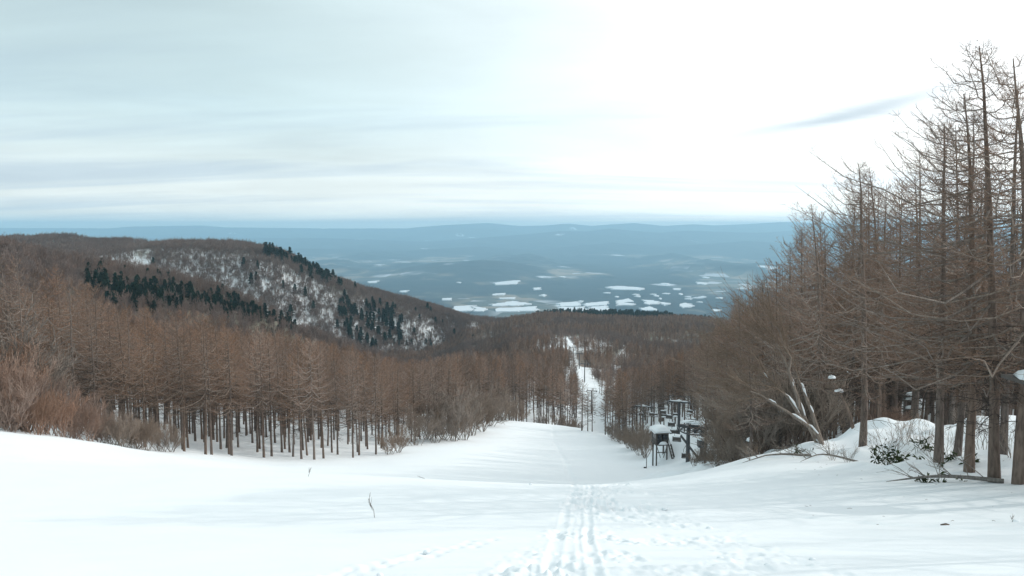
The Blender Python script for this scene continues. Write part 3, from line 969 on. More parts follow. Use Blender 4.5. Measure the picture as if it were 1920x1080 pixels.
run_out = [tuple(on_ground(u, D)[:2]) for u, D in ((1106, 185), (1106, 285), (1092, 400), (1080, 500))]
cand = []
for D0, D1, sp in ((38, 62, 3.4), (62, 130, 3.6), (130, 340, 4.6)):
    ys = np.arange(D0, D1, sp)
    for y in ys:
        xw = y * 0.80
        xs = np.arange(-xw, xw, sp)
        for x in xs:
            cand.append((x + rng.uniform(-.46, .46) * sp, y + rng.uniform(-.46, .46) * sp))
cand = np.array(cand)
cz = ground(cand[:, 0], cand[:, 1])
cu = u_of(cand[:, 0], cand[:, 1], cz)
cv = v_of(cand[:, 0], cand[:, 1], cz)
dl = seg_dist(cand[:, 0], cand[:, 1], lift_xy)
ds = np.minimum(seg_dist(cand[:, 0], cand[:, 1], side_path), seg_dist(cand[:, 0], cand[:, 1], run_out) + 0.6)
trees = []
for (x, y), z, u, v, a, b in zip(cand, cz, cu, cv, dl, ds):
    zone = None
    if u < 1090:
        if y > np.interp(u, front_u, front_d) + rng.uniform(0, 2.5):
            zone = 'left' if u < 740 else 'centre'
        tv = np.interp(u, sky_u, sky_v)
    else:
        tv = np.interp(u, rs_u, rs_v)
        if u < 1135: ok = y > 166
        elif u < 1215: ok = y > np.interp(u, [1135, 1180, 1215], [166, 128, 118])
        elif u < 1315: ok = y > 122
        elif u < 1400: ok = y > 70
        else: ok = y > np.interp(u, [1400, 1500, 1600, 1900, 2400], [50, 46, 42, 40, 36])
        if ok:
            zone = 'lift' if u < 1340 else 'bank'
    if zone == 'bank' and y < 62 and rng.random() < 0.32:
        continue
    if zone is None or a < (5.5 if y < 220 else 3.6) or b < 5:
        continue
    if zone == 'left' and u < 330 and y < 74 and rng.random() < 0.55:
        continue
    if u > 2500 or u < -700:
        continue
    # height that brings the tip to the tree line of the photograph
    jit = abs(rng.normal(0, 34)) * (75 / y) ** 0.5 + rng.uniform(0, 8)
    d = y * CP - z * SP
    H = (v - (tv + jit)) / F * d
    cap = 21 if zone == 'bank' else 18
    if H > cap: H = cap - rng.random() * 3
    if H < 6.5:
        if H < 3.5 or y < 120: continue
        H = 6.5 + rng.random() * 1.5
    trees.append((x, y, z, u, H, zone))
# nearest (largest in the picture) first
vis = [t for t in trees if -30 < t[3] < 1950]
hid = [t for t in trees if not (-30 < t[3] < 1950)]
# a tree counts as showing when few nearer stems stand in front of it
order = sorted(vis, key=lambda t: t[1])
occ = np.zeros(2100)
scored = []
for t in order:
    i = int(t[3]) + 40
    wpx = max(2, int(0.75 * F / t[1]))
    lo, hi = max(0, i - wpx), min(2100, i + wpx)
    cover = occ[lo:hi].mean()
    scored.append((t[4] / t[1] * math.exp(-cover / 3.2), t))
    occ[lo:hi] += 1
scored.sort(key=lambda s: -s[0])
N_IND = 282
indiv = [s[1] for s in scored[:N_IND]]
rest = [s[1] for s in scored[N_IND:]] + hid

def larch_label(zone, u, y):
    """which stand and which row a larch belongs to"""
    if zone == 'left':
        row = y - np.interp(u, front_u, front_d)
        where = 'behind the reddish thicket' if u < 190 else 'behind the low grey shrubs' if u < 330 else 'in the middle of the left stand' if u < 560 else 'at the run end of the left stand'
        depth = 'front-row bare larch on open snow' if row < 7 and u > 330 else 'front-row bare larch' if row < 7 else 'second-row bare larch' if row < 16 else 'bare larch deeper'
        return depth + ' ' + where, 'larches %s, %s' % (where, depth.split()[0])
    if zone == 'centre':
        where = 'behind the rounded grey shrubs' if u < 930 else 'where the run ends'
        depth = 'bare larch' if y < 235 else 'farther bare larch'
        return '%s in the distant grove %s' % (depth, where), 'grove larches %s, %s' % (where, depth.split()[0])
    if zone == 'lift':
        where = 'beside the far end of the run' if u < 1160 else 'behind the hut' if u < 1270 else 'behind the lift station'
        depth = 'bare larch' if y < 185 else 'distant bare larch'
        return '%s in the grove %s along the lift' % (depth, where), 'lift-line larches %s, %s' % (where, depth.split()[0])
    where = 'above the brown bushes' if u < 1500 else 'behind the leaning snowy tree' if u < 1640 else 'behind the snow hummocks' if u < 1780 else 'behind the thick edge trunks'
    depth = 'tall bare larch' if y < 62 else 'bare larch farther back'
    return '%s in the wood %s' % (depth, where), 'wood larches %s, %s' % (where, 'near' if y < 62 else 'far')


for k, (x, y, z, u, H, zone) in enumerate(indiv):
    if zone == 'bank':
        pr = near_p[k % 5] if y < 58 else mid_p[k % 6]
        rz = rng.normal(0, 0.35)
    else:
        pr = mid_p[k % 6] if y < 150 else far_p[k % 4]
        rz = rng.uniform(0, 6.28) if zone != 'left' else rng.normal(0, 0.8)
    s = H / HN
    lab, grp = larch_label(zone, u, y)
    plant('larch_tree', pr, lab, 'tree', grp, (x, y, z), rz, (0.5 * s + 0.5, 0.5 * s + 0.5, s), (rng.normal(0, .022), rng.normal(0, .022)))


def hidden_collection(name, meshes):
    c = bpy.data.collections.new(name)
    for i, me in enumerate(meshes):
        o = bpy.data.objects.new(f'{name}_{i:02d}', me)
        c.objects.link(o)
    return c


def scatter(name, pts, rots, scales, idxs, meshes, kind='stuff'):
    """one object that holds a mass of trees"""
    coll = hidden_collection(name + '_kind', meshes)
    me = bpy.data.meshes.new(name)
    pts = np.asarray(pts, np.float32)
    me.vertices.add(len(pts)); me.vertices.foreach_set('co', pts.ravel())
    for nm, ty, arr in (('rot', 'FLOAT_VECTOR', rots), ('scl', 'FLOAT_VECTOR', scales), ('idx', 'INT', idxs)):
        a = me.attributes.new(nm, ty, 'POINT')
        a.data.foreach_set('value' if ty == 'INT' else 'vector', np.asarray(arr, np.int32 if ty == 'INT' else np.float32).ravel())
    o = link(name, me)
    ng = bpy.data.node_groups.new(name, 'GeometryNodeTree')
    ng.interface.new_socket('Geometry', in_out='INPUT', socket_type='NodeSocketGeometry')
    ng.interface.new_socket('Geometry', in_out='OUTPUT', socket_type='NodeSocketGeometry')
    t = NT(ng)
    gi, go = t.n('NodeGroupInput'), t.n('NodeGroupOutput')
    ci = t.n('GeometryNodeCollectionInfo')
    ci.inputs['Collection'].default_value = coll
    ci.inputs['Separate Children'].default_value = True
    ci.inputs['Reset Children'].default_value = True
    ip = t.n('GeometryNodeInstanceOnPoints')
    ip.inputs['Pick Instance'].default_value = True
    t.link(gi.outputs[0], ip.inputs['Points'])
    t.link(ci.outputs[0], ip.inputs['Instance'])

    def attr(nm, ty):
        a = t.n('GeometryNodeInputNamedAttribute', data_type=ty)
        a.inputs['Name'].default_value = nm
        return a.outputs[0]
    t.link(attr('idx', 'INT'), ip.inputs['Instance Index'])
    t.link(attr('rot', 'FLOAT_VECTOR'), ip.inputs['Rotation'])
    t.link(attr('scl', 'FLOAT_VECTOR'), ip.inputs['Scale'])
    t.link(ip.outputs[0], go.inputs[0])
    md = o.modifiers.new('scatter', 'NODES')
    md.node_group = ng
    tag(o, kind=kind)
    return o


def joined(pr):
    """one mesh out of a kind's parts"""
    V, Fc, n, ms = [], [], 0, []
    for k, me in pr.items():
        v = np.empty(len(me.vertices) * 3, np.float32); me.vertices.foreach_get('co', v)
        f = np.empty(len(me.loops), np.int32); me.loops.foreach_get('vertex_index', f)
        f = f.reshape(-1, 4) + n; mi = np.empty(len(me.polygons), np.int32); me.polygons.foreach_get('material_index', mi)
        V.append(v.reshape(-1, 3))
        for j, mm in enumerate(me.materials):
            Fc.append((f[mi == j], len(ms))); ms.append(mm)
        n += len(v) // 3
    return mesh_np('tree_kind', np.concatenate(V), Fc, ms)


edge = []
for k in range(15):
    D = rng.uniform(10, 36); x = rng.uniform(0.80, 1.6) * D + 3.5
    edge.append((x, D, ground1(x, D), 0, rng.uniform(11, 14), 'bank'))
if rest:
    T = rest + edge
    meshes = [joined(p) for p in mid_p] + [joined(p) for p in far_p] + [joined(p) for p in near_p]
    idxs = [10 + int(rng.integers(0, 5)) if t[1] < 36.5 else int(rng.integers(0, 6)) if t[1] < 150 else 6 + int(rng.integers(0, 4)) for t in T]
    sc = [(0.5 + 0.5 * t[4] / HN,) * 2 + (t[4] / HN,) for t in T]
    o = scatter('larch_forest', [t[:3] for t in T], [(0, 0, rng.uniform(0, 6.28) if t[1] > 60 else rng.normal(0, .4)) for t in T], sc, idxs, meshes)
    tag(o, 'deeper rows of bare larches filling the stands on both sides', 'forest')

# ------------------------------------------------------------------ single larches on the bank
bank_trees = [  # base u, D, top v, prototype, turn, label, thickness
    (1911, 21.6, 128, 1, 0.1, 'thick larch trunk at the very edge beside the fallen bough', 1.35),
    (1864, 22.2, 100, 0, -0.2, 'tallest larch on the bank, reddish trunk rising behind the fallen bough', 1.3),
    (1818, 23.8, 190, 3, 0.25, 'straight larch second behind the fallen bough, trunk rising from bare snow', 1.15),
    (1793, 27.0, 230, 2, -0.3, 'slim larch standing between two thicker trunks near the fallen bough', 0.9),
    (1760, 25.2, 240, 4, 0.2, 'larch with clean straight trunk right of the bamboo clumps', 1.15),
    (1617, 33.0, 312, 2, 0.0, 'lone straight larch between the leaning snowy tree and the bamboo', 1.25),
    (1880, 26.5, 165, 4, 0.3, 'larch half hidden by the tallest larch on the bank', 1.0),
    (1717, 44.0, 290, 0, 0.1, 'slender larch behind the rounded snow hummocks', 1.1),
]
for u, D, tv, p, rz, lab, th in bank_trees:
    x, y, z = on_ground(u, D)
    H = (v_of(x, y, z) - tv) / F * (y * CP - z * SP)
    s = H / HN
    plant('larch_tree', near_p[p], lab, 'tree', 'larches on the snow bank', (x, y, z), rz, (th * .5 + .5, th * 0.5 + .5, s), (0, -0.045 if th == 1.3 else rng.normal(0, .012)))

# ------------------------------------------------------------------ shrubs
def shrub_protos(n, tm, cm, **kw):
    return [dict(zip(('stems', 'twigs'), (g[0].mesh('stems', tm), g[1].mesh('twigs', cm)))) for g in (shrub(500 + i + kw.pop('s0', 0) * 0, **kw) for i in range(n))]


red_p = shrub_protos(4, M_REDT, M_REDT, H=3.0, stems=13, spread=0.75, lev=3, kids=5, r0=0.020, r_min=0.0065, up=0.35)
grey_p = shrub_protos(4, M_GREYB, M_GREYT, H=3.0, stems=9, spread=0.8, lev=3, kids=5, r0=0.03, r_min=0.009, up=0.3)
thin_p = shrub_protos(3, M_GREYB, M_GREYT, H=2.0, stems=7, spread=0.7, lev=2, kids=4, r0=0.014, r_min=0.004, up=0.2)
brown_p = shrub_protos(3, M_BARK, M_GREYT, H=3.0, stems=9, spread=0.8, lev=3, kids=5, r0=0.03, r_min=0.008, up=0.2)


def bushes(pr, spots, label, group, name='bush', jit=0.25, lean=0.0):
    for k, (u, D, h) in enumerate(spots):
        x, y, z = on_ground(u, D)
        s = h / (2.0 if pr is thin_p else 3.5 if pr is red_p else 3.0)
        plant(name, pr[k % len(pr)], label(u, D, h) if callable(label) else label, 'bush', group, (x, y, z - 0.05), rng.uniform(0, 6.28), (s * rng.uniform(.95, 1.25), s * rng.uniform(.95, 1.25), s), (rng.normal(0, .05), lean + rng.normal(0, .05)))


bushes(red_p, [(-25, 52, 6.2), (15, 53, 6.0), (50, 55, 5.5), (80, 54, 4.9), (112, 55, 4.2), (140, 57, 3.8), (165, 57, 3.2), (-5, 57, 7.0), (35, 60, 6.6), (95, 60, 5.0), (130, 61, 4.4), (70, 51, 3.6), (20, 50, 3.6), (185, 60, 2.8), (-40, 58, 7.4)],
       lambda u, D, h: ('tall ' if h > 5.7 else 'middling ' if h > 4 else 'low ') + 'reddish bare bush in the thicket behind the left snow shoulder' + (' near its right end' if u > 105 else ''), 'reddish bushes behind the snow shoulder')
bushes(grey_p, [(10, 59, 7.0), (44, 60, 6.2), (-20, 58, 7.6), (68, 62, 5.2)], 'pale grey bare shrub rising above the reddish thicket', 'pale shrubs above the reddish thicket')
bushes(grey_p, [(195, 60, 2.4), (215, 62, 2.6), (235, 61, 2.3), (255, 63, 2.7), (275, 63, 2.4), (300, 66, 2.8), (225, 66, 3.0), (265, 68, 3.0), (320, 67, 2.2)], 'low grey shrub on snow between the reddish thicket and the larch trunks', 'low grey shrubs before the larch trunks')
bushes(grey_p, [(745, 97, 3.6), (730, 93, 2.6), (850, 122, 6.2), (870, 128, 6.5), (835, 124, 5.6), (815, 118, 4.2), (885, 140, 7.0), (905, 150, 6.6), (920, 165, 7.5), (900, 172, 8.0), (860, 148, 8.0), (940, 185, 7.5), (955, 194, 6.5), (840, 140, 8.5), (800, 125, 7.0), (875, 165, 9.0), (970, 200, 6.0), (925, 190, 9.0), (780, 112, 4.8)],
       lambda u, D, h: ('tall' if h > 6.8 else 'rounded' if h > 5 else 'small') + ' grey bare shrub along the left edge of the run' + (' towards its far end' if D > 160 else ' halfway down' if D > 130 else ' near the last larch trunks'), 'grey shrubs edging the run')
bushes(grey_p, [(1066, 206, 4.0), (1082, 205, 3.4), (1048, 206, 4.5), (1020, 206, 4.2), (1075, 214, 4.6)], 'small dark shrub at the foot of the larches where the run ends', 'shrubs where the run ends')
bushes(grey_p, [(1150, 150, 3.6), (1142, 158, 2.8), (1165, 138, 3.4), (1178, 125, 3.2), (1188, 120, 3.8), (1200, 112, 4.0), (1210, 108, 3.8), (1160, 144, 3.0), (1196, 122, 4.6)], 'upright bare shrub between the run and the lift hut', 'shrubs beside the lift hut')
bushes(grey_p, [(1318, 76, 1.8), (1335, 72, 2.2), (1302, 72, 1.3), (1318, 64, 1.3), (1345, 60, 1.8), (1356, 68, 3.2)], 'bare shrub between the lift station and the snow bank', 'shrubs below the lift station')
bushes(brown_p, [(1385, 50, 3.6), (1400, 49, 4.2), (1425, 46, 4.4), (1450, 47, 5.2), (1480, 46, 5.6), (1390, 56, 4.6), (1415, 55, 5.6), (1440, 56, 6.4), (1400, 60, 6.0), (1370, 62, 4.4), (1510, 45, 5.2), (1372, 52, 2.4), (1380, 45, 2.2)],
       lambda u, D, h: ('tall' if h > 5 else 'low') + ' tangled brown bush on the slope ' + ('left of' if u < 1420 else 'behind') + ' the leaning snowy tree', 'brown bushes behind the leaning tree')
bushes(red_p, [(1642, 44, 1.9), (1662, 45, 2.2), (1680, 46, 2.0), (1630, 45, 1.6)], 'rust coloured bush low among the trunks behind the hummocks', 'rust coloured bushes among the trunks')
bushes(thin_p, [(1408, 36.5, 1.2), (1590, 30.5, 1.1), (1562, 31.5, 1.0), (1665, 29.5, 1.9), (1700, 31.0, 1.8), (1735, 30.0, 1.4), (1780, 28.0, 1.6), (1840, 28.5, 1.9), (1815, 31.0, 1.8), (1900, 24.8, 1.9)],
       'thin leafless sapling poking out of the snow bank', 'saplings on the snow bank', 'sapling')

# the leaning tree loaded with snow
x, y, z = on_ground(1543, 34.5)
lt = empty('leaning_tree', (x, y, z)); tag(lt, 'grey tree leaning left over the bank with snow in its forks', 'tree')
g = Geo(); cg = Geo(); sg = Geo()
gr = np.random.default_rng(77)


def arm(p0, p1, r0, r1, sag=0.25, n=8, geo=None):
    q = np.linspace(0, 1, n)[:, None]
    P = np.array(p0) * (1 - q) + np.array(p1) * q
    P[:, 2] += sag * np.sin(q[:, 0] * math.pi)
    P[1:-1] += gr.normal(0, 0.05, (n - 2, 3))
    (geo or g).tube(P, r0 + (r1 - r0) * q[:, 0], 6)
    return P


stems_ = [arm((0.15, 0, -0.4), (-2.9, 0.3, 3.4), 0.105, 0.035, 0.35), arm((0.0, 0.1, -0.4), (-2.0, 0.8, 4.6), 0.095, 0.03, -0.1), arm((-0.3, 0.1, 0.5), (-3.6, -0.5, 2.6), 0.08, 0.03, 0.2), arm((-1.1, 0.2, 1.6), (-1.9, 1.0, 5.4), 0.08, 0.03, 0.1),
          arm((0.1, 0.2, -0.2), (-0.9, 1.2, 3.2), 0.11, 0.04, 0.1)]
tips = [(-5.2, 0.6, 4.6), (-4.8, 0.2, 5.6), (-5.6, -0.2, 3.6), (-3.6, 0.9, 6.3), (-2.6, 1.2, 6.6), (-5.4, 0.4, 2.4), (-4.0, 0.6, 5.9), (-5.6, 0.9, 4.0), (-3.2, 0.4, 5.7), (-4.6, -0.5, 1.8), (-2.2, 1.3, 6.0), (-4.9, 0.8, 5.0), (-5.0, -.3, 3.0)]
src = [0, 0, 2, 1, 3, 2, 1, 0, 3, 2, 4, 1, 0]
pp, dd2 = [], []
for i, tp in enumerate(tips):
    st = stems_[src[i]]
    a = st[4 + i % 4]
    P = arm(a, tp, 0.028, 0.011, 0.25, 7, cg)
    for k in range(22):
        f = gr.random() * 5.9; i0 = int(f); p0 = P[i0] + (P[i0 + 1] - P[i0]) * (f - i0)
        d = unit(unit(P[i0 + 1] - P[i0]) + gr.normal(0, 0.35, 3)); pp.append(p0); dd2.append(d)
pp, dd2 = np.array(pp), np.array(dd2)
for lv, (L_, r_) in enumerate(((1.4, 0.012), (0.8, 0.008))):
    n = len(pp)
    L2 = L_ * (0.5 + 0.7 * gr.random((n, 1)))
    e1 = pp + dd2 * L2 * 0.5; e2 = pp + dd2 * L2 + np.array([0, 0, 0.12]) * L2
    cg.tubes(np.stack([pp, e1, e2], 1), np.tile(np.array([r_, r_ * .8, r_ * .5]), (n, 1)), 3)
    f = gr.random((n, 4, 1))
    np_ = (pp[:, None] * (1 - f) + e2[:, None] * f).reshape(-1, 3)
    nd_ = unit(dd2[:, None] + gr.normal(0, 0.4, (n, 4, 3))).reshape(-1, 3)
    pp, dd2 = np_, nd_
link('trunk', g.mesh('trunk', M_BOUGH), lt); link('crown', cg.mesh('crown', M_GREYT), lt)
for st_i, f0, f1, r in ((0, .10, .26, .12), (0, .36, .62, .13), (0, .86, .95, .07), (1, .30, .48, .12), (1, .62, .70, .08), (2, .10, .36, .13), (2, .60, .70, .07), (4, .28, .52, .13), (4, .60, .82, .14), (3, .22, .32, .07), (1, .05, .16, .1)):
    P = stems_[st_i]; q = np.linspace(0, 1, len(P)); qq = np.linspace(f0, f1, 5)
    L_ = np.column_stack([np.interp(qq, q, P[:, k]) for k in range(3)]); L_[:, 2] += 0.065
    L_[1:4, 2] += r * 0.35
    sg = Geo(); sg.tube(L_ + gr.normal(0, .012, L_.shape), [r * .08, r * .34, r * .48, r * .36, r * .08], 7)
    link('snow_clump', sg.mesh('snow_clump', M_SNOW), lt)

# snow-laden snag to the right of it
x, y, z = on_ground(1592, 38.5)
sn_ = empty('broken_tree', (x, y, z)); tag(sn_, 'broken dark stem with a snow cap leaning beside the lone straight larch', 'tree')
g = Geo(); g.tube([(0.4, 0, -0.5), (0.0, 0, 0.9), (-0.5, 0.1, 2.0), (-1.0, 0.1, 2.8)], [0.10, 0.085, 0.07, 0.04], 6); g.tube([(-0.5, 0.1, 2.0), (0.0, 0.3, 3.0), (-0.1, 0.4, 3.9)], [0.05, 0.04, 0.015], 5)
sg = Geo(); sg.blob((-0.55, 0.1, 2.08), (0.26, 0.16, 0.17), 3); sg.blob((-0.95, 0.1, 2.78), (0.2, 0.15, 0.18), 4); sg.blob((-0.02, 0.3, 3.0), (0.12, 0.1, 0.1), 5)
link('trunk', g.mesh('trunk', M_BARK), sn_); link('snow_clump', sg.mesh('snow_clump', M_SNOW), sn_)

# fallen boughs lying on the bank
def bough(u, D, L, ang, label, seed, r0=0.05, curl=0.4):
    x, y, z = on_ground(u, D)
    g_ = np.random.default_rng(seed)
    o = empty('fallen_bough', (x, y, z)); tag(o, label, 'branch')
    ge, tg_ = Geo(), Geo()
    n = 9
    q = np.linspace(0, 1, n)
    P = np.column_stack([math.cos(ang) * L * q, math.sin(ang) * L * q + curl * 0.6 * np.sin(q * 4.2), np.zeros(n)])
    for i in range(n):
        P[i, 2] = ground1(x + P[i, 0], y + P[i, 1]) - z + 0.05 + 0.30 * curl * math.sin(q[i] * math.pi)
    ge.tube(P, r0 * (1 - q) ** 0.8 + 0.008, 6)
    for k in range(12):
        i = int(g_.integers(1, n - 1)); d = unit(np.array([math.cos(ang) + g_.normal(0, .5), math.sin(ang) + g_.normal(0, .5), 0.5 + 0.7 * g_.random()]))
        l = L * (0.15 + 0.25 * g_.random())
        e_ = P[i] + d * l
        tg_.tube([P[i], P[i] + d * l * .5 + np.array([0, 0, .04]), e_], [0.014, 0.010, 0.005], 4)
        for j in range(3):
            f = 0.3 + 0.6 * g_.random(); c = P[i] + d * l * f
            tg_.tube([c, c + unit(d + g_.normal(0, .6, 3)) * l * .45], [0.007, 0.004], 3)
    link('stem', ge.mesh('stem', M_GREYB), o); link('twigs', tg_.mesh('twigs', M_GREYB), o)


bough(1882, 21.9, 3.3, math.pi * 0.93, 'dark fallen bough sprawled at the foot of the tallest larch', 5, 0.065)
bough(1612, 29.8, 2.4, math.pi * 0.86, 'arched bare bough on the snow below the lone straight larch', 8, 0.04, 0.9)
bough(1520, 33.0, 3.0, math.pi * 0.95, 'long bough sticking out of the snow below the leaning snowy tree', 9, 0.05, 0.5)
bough(1428, 36.0, 1.3, math.pi * 0.62, 'short dark branch at the end of the bank near the brown bushes', 10, 0.05, 0.5)

# short dark stump-like trunk at the end of the bank
x, y, z = on_ground(1407, 37.0)
plant('larch_tree', mid_p[3], 'short dark young larch at the low end of the bank', 'tree', None, (x, y, z), 0.4, (0.75, 0.75, 0.42))

# dwarf bamboo
def bamboo(seed, stems, h, sp):
    g_ = np.random.default_rng(seed)
    st, lf = Geo(), Geo()
    for k in range(stems):
        a = g_.random() * 6.28; t_ = 0.25 + 0.6 * g_.random()
        p0 = np.array([g_.normal(0, sp * .5), g_.normal(0, sp * .3), -0.1]); d = np.array([math.cos(a) * math.sin(t_), math.sin(a) * math.sin(t_), math.cos(t_)])
        l = h * (0.6 + 0.5 * g_.random()); p1 = p0 + d * l * .6; p2 = p0 + d * l + np.array([0, 0, -0.15 * l])
        st.tube([p0, p1, p2], [0.008, 0.007, 0.004], 4)
        for j in range(9):
            f = 0.35 + 0.65 * g_.random(); c = p0 + (p2 - p0) * f
            dv = unit(d * 0.5 + g_.normal(0, 0.7, 3) + np.array([0, 0, -0.25])); w_ = unit(np.cross(dv, g_.normal(0, 1, 3))) * 0.030
            ll = 0.20 + 0.12 * g_.random(); dr = np.array([0, 0, -0.05])
            Vv = np.array([c, c + dv * ll * .4 + w_, c + dv * ll * .4 - w_, c + dv * ll + dr, c + dv * ll * .75 + w_ * .7 + dr * .4, c + dv * ll * .75 - w_ * .7 + dr * .4])
            lf.add(Vv, np.array([[0, 2, 1, 0], [1, 2, 5, 4]])[1:])
            lf.add(Vv[[0, 1, 2, 2, 4, 3, 5, 5]], np.array([[0, 1, 2, 3], [4, 5, 6, 7]])[:0].reshape(0, 4))
            lf.add(np.array([c, c + dv * ll * .4 + w_, c + dv * ll * .42, c + dv * ll * .4 - w_]), np.array([[0, 1, 2, 3]]))
            lf.add(np.array([c + dv * ll * .75 + w_ * .7 + dr * .4, c + dv * ll + dr, c + dv * ll * .75 - w_ * .7 + dr * .4, c + dv * ll * .75 + dr * .3]), np.array([[0, 1, 2, 3]]))
    return st, lf


for i, (u, D, n, h, lab) in enumerate([(1652, 28.5, 11, 1.25, 'dark leafy bamboo clump, tallest of those on the snow bank'), (1692, 28.0, 10, 0.75, 'low dense bamboo clump right of the tallest clump'),
                                       (1738, 29.5, 7, 0.9, 'small bamboo sprig in front of the snow hummocks by the straight trunk'), (1735, 22.6, 6, 0.22, 'flattened bamboo leaves half buried in the front of the bank'),
                                       (1762, 22.8, 4, 0.2, 'few bamboo leaves barely showing next to the flattened ones'), (1808, 24.6, 5, 0.7, 'bamboo sprig at the foot of the second straight trunk'),
                                       (1505, 34.0, 5, 0.45, 'little bamboo sprig beside the leaning tree'), (1790, 25.5, 4, 0.5, 'bamboo sprig by the fallen bough and slim larch')]):
    x, y, z = on_ground(u, D)
    o = empty('dwarf_bamboo', (x, y, z)); tag(o, lab, 'bamboo', 'bamboo on the snow bank')
    s_, l_ = bamboo(900 + i, n, h, 0.45 if h > 0.3 else 0.6)
    link('stems', s_.mesh('stems', M_BAMBOO), o); link('leaves', l_.mesh('leaves', M_BAMBOO), o)

# dead twigs standing in the open snow
def stalk(u, v, D, h, seed, label, lean):
    x, y, z = on_ground(u, D)
    g_ = np.random.default_rng(seed); ge = Geo()
    top = np.array([lean * h, 0.05, h])
    P = np.array([[0, 0, -.1], top * .4 + np.array([.03, 0, 0]), top * .75, top])
    ge.tube(P, [0.007, 0.006, 0.005, 0.003], 4)
    for k in range(7):
        f = 0.35 + 0.6 * g_.random(); c = top * f; d = unit(np.array([lean + g_.normal(0, .6), g_.normal(0, .4), 0.9]))
        ge.tube([c, c + d * h * .22, c + d * h * .38 + np.array([0, 0, .02])], [0.005, 0.004, 0.0025], 3)
    o = link('dead_twig', ge.mesh('dead_twig', M_GREYB), None, (x, y, z)); tag(o, label, 'twig')


stalk(703, 972, 16.5, 0.42, 1, 'branched dead twig standing alone in the open snow', -0.35)
stalk(576, 922, 24, 0.26, 2, 'small slanting stalk in the smooth snow farther left', 0.4)
stalk(800, 913, 25, 0.10, 3, 'tiny stalk lying near the lip of the slope', -3.0)
stalk(1895, 975, 15.5, 0.12, 4, 'short stubble stalk at the edge of the shaded snow', 0.6)

lit = Geo()
for k in range(170):
    ly = rng.uniform(15, 36); lx = (0.80 - 0.42 * rng.random() ** 2) * ly
    a_ = rng.uniform(0, 6.28); ll = rng.uniform(0.03, 0.14); lz = ground1(lx, ly)
    ex, ey = lx + math.cos(a_) * ll, ly + math.sin(a_) * ll
    lit.tube([(lx, ly, lz + .004), ((lx + ex) / 2, (ly + ey) / 2, lz + .012 + ground1(ex, ey) * 0), (ex, ey, ground1(ex, ey) + .004)], [.004, .005, .003], 3)
tag(link('twig_litter', lit.mesh('twig_litter', M_BARK)), 'scattered bits of twig fallen on the snow under the bank trees', 'twig litter', None, 'stuff')
x, y, z = on_ground(1772, 14.9)
g = Geo(); g.blob((0, 0, 0.0), (0.10, 0.035, 0.03), 2); g.tube([(-.09, 0, .02), (.02, .01, .035), (.1, .02, .015)], [0.012, 0.016, 0.006], 5)
tag(link('bark_chip', g.mesh('bark_chip', M_BARK), None, (x, y, z)), 'dark chip of bark lying on the striped snow', 'bark chip')
clods = [(1523, 1048, 9.9), (1350, 1048, 9.9), (1905, 975, 15.6), (995, 915, 24.6), (1440, 1062, 9.3), (1246, 955, 18.5), (712, 1078, 8.6), (800, 1036, 10.6), (1330, 990, 14.5)]
for k, (u, v, D) in enumerate(clods):
    x, y, z = on_ground(u, D)
    s = 0.028 + 0.010 * (k % 3) + 0.0010 * D
    g = Geo(); g.blob((0, 0, -0.01), (s * 1.2, s, s * 0.9), 70 + k)
    tag(link('snow_clod', g.mesh('snow_clod', M_SNOW), None, (x, y, z)), 'loose clod of snow lying beside the trampled track', 'snow clod', 'loose clods of snow by the track')

# ------------------------------------------------------------------ lift hut on stilts
hx, hy, hz = on_ground(1237, 96.5)
hut = empty('lift_hut', (hx, hy, hz), R(8)); tag(hut, 'dark wooden cabin on stilts with a thick snow cap beside the lift', 'hut')
S = 96.5 / F      # metres per photo pixel at the hut
fz = 38 * S; ch = 21 * S; hw = 12.5 * S
for sx in (-1, 1):
    for sy in (-1, 1):
        g = Geo(); g.box((sx * hw * 0.82, sy * hw * 0.82, fz / 2 - 0.3), (0.15, 0.15, fz + 0.6)); link('leg', g.mesh('leg', M_WOOD, False), hut)
for sgn in (-1, 1):
    g = Geo(); g.bar((sgn * hw * .82, -hw * .93, fz * .95), (0.0 + sgn * 0.2, -hw * .93, fz * .35), 0.07); link('brace', g.mesh('brace', M_WOOD, False), hut)
g = Geo(); g.box((0, -hw * .9, fz * .62), (hw * 1.7, 0.08, 0.10)); link('cross_beam', g.mesh('cross_beam', M_WOOD, False), hut)
g = Geo(); g.box((0, 0, fz + 0.06), (hw * 2.1, hw * 2.3, 0.12)); link('platform', g.mesh('platform', M_WOOD, False), hut)
g = Geo()
wt, z0, z1 = 0.07, fz + 0.12, fz + 0.12 + ch
for sx in (-1, 1):
    for sy in (-1, 1):
        g.box((sx * (hw - .06), sy * (hw - .06), (z0 + z1) / 2), (0.12, 0.12, z1 - z0))
g.box((0, hw - .05, (z0 + z1) / 2), (hw * 2 - .24, wt, z1 - z0))
for sx in (-1, 1):
    g.box((sx * (hw - .05), 0, z0 + ch * .22), (wt, hw * 2 - .24, ch * .44)); g.box((sx * (hw - .05), 0, z1 - ch * .06), (wt, hw * 2 - .24, ch * .12))
g.box((-hw * .45, -hw + .05, (z0 + z1) / 2), (hw * .95 - .12, wt, z1 - z0)); g.box((hw * .46, -hw + .05, z0 + ch * .2), (hw * .86 - .12, wt, ch * .4)); g.box((hw * .46, -hw + .05, z1 - ch * .07), (hw * .86 - .12, wt, ch * .14))
wall_o = link('wall', g.mesh('wall', M_WOOD, False), hut)
for (cx, cy, sx, sy) in ((hw * .46, -hw + .05, hw * .84 - .12, .02), (-hw + .05, 0, .02, hw * 2 - .26), (hw - .05, 0, .02, hw * 2 - .26)):
    g = Geo(); g.box((cx, cy, z0 + ch * .64), (sx, sy, ch * .46)); link('window', g.mesh('window', M_DARK, False), hut)
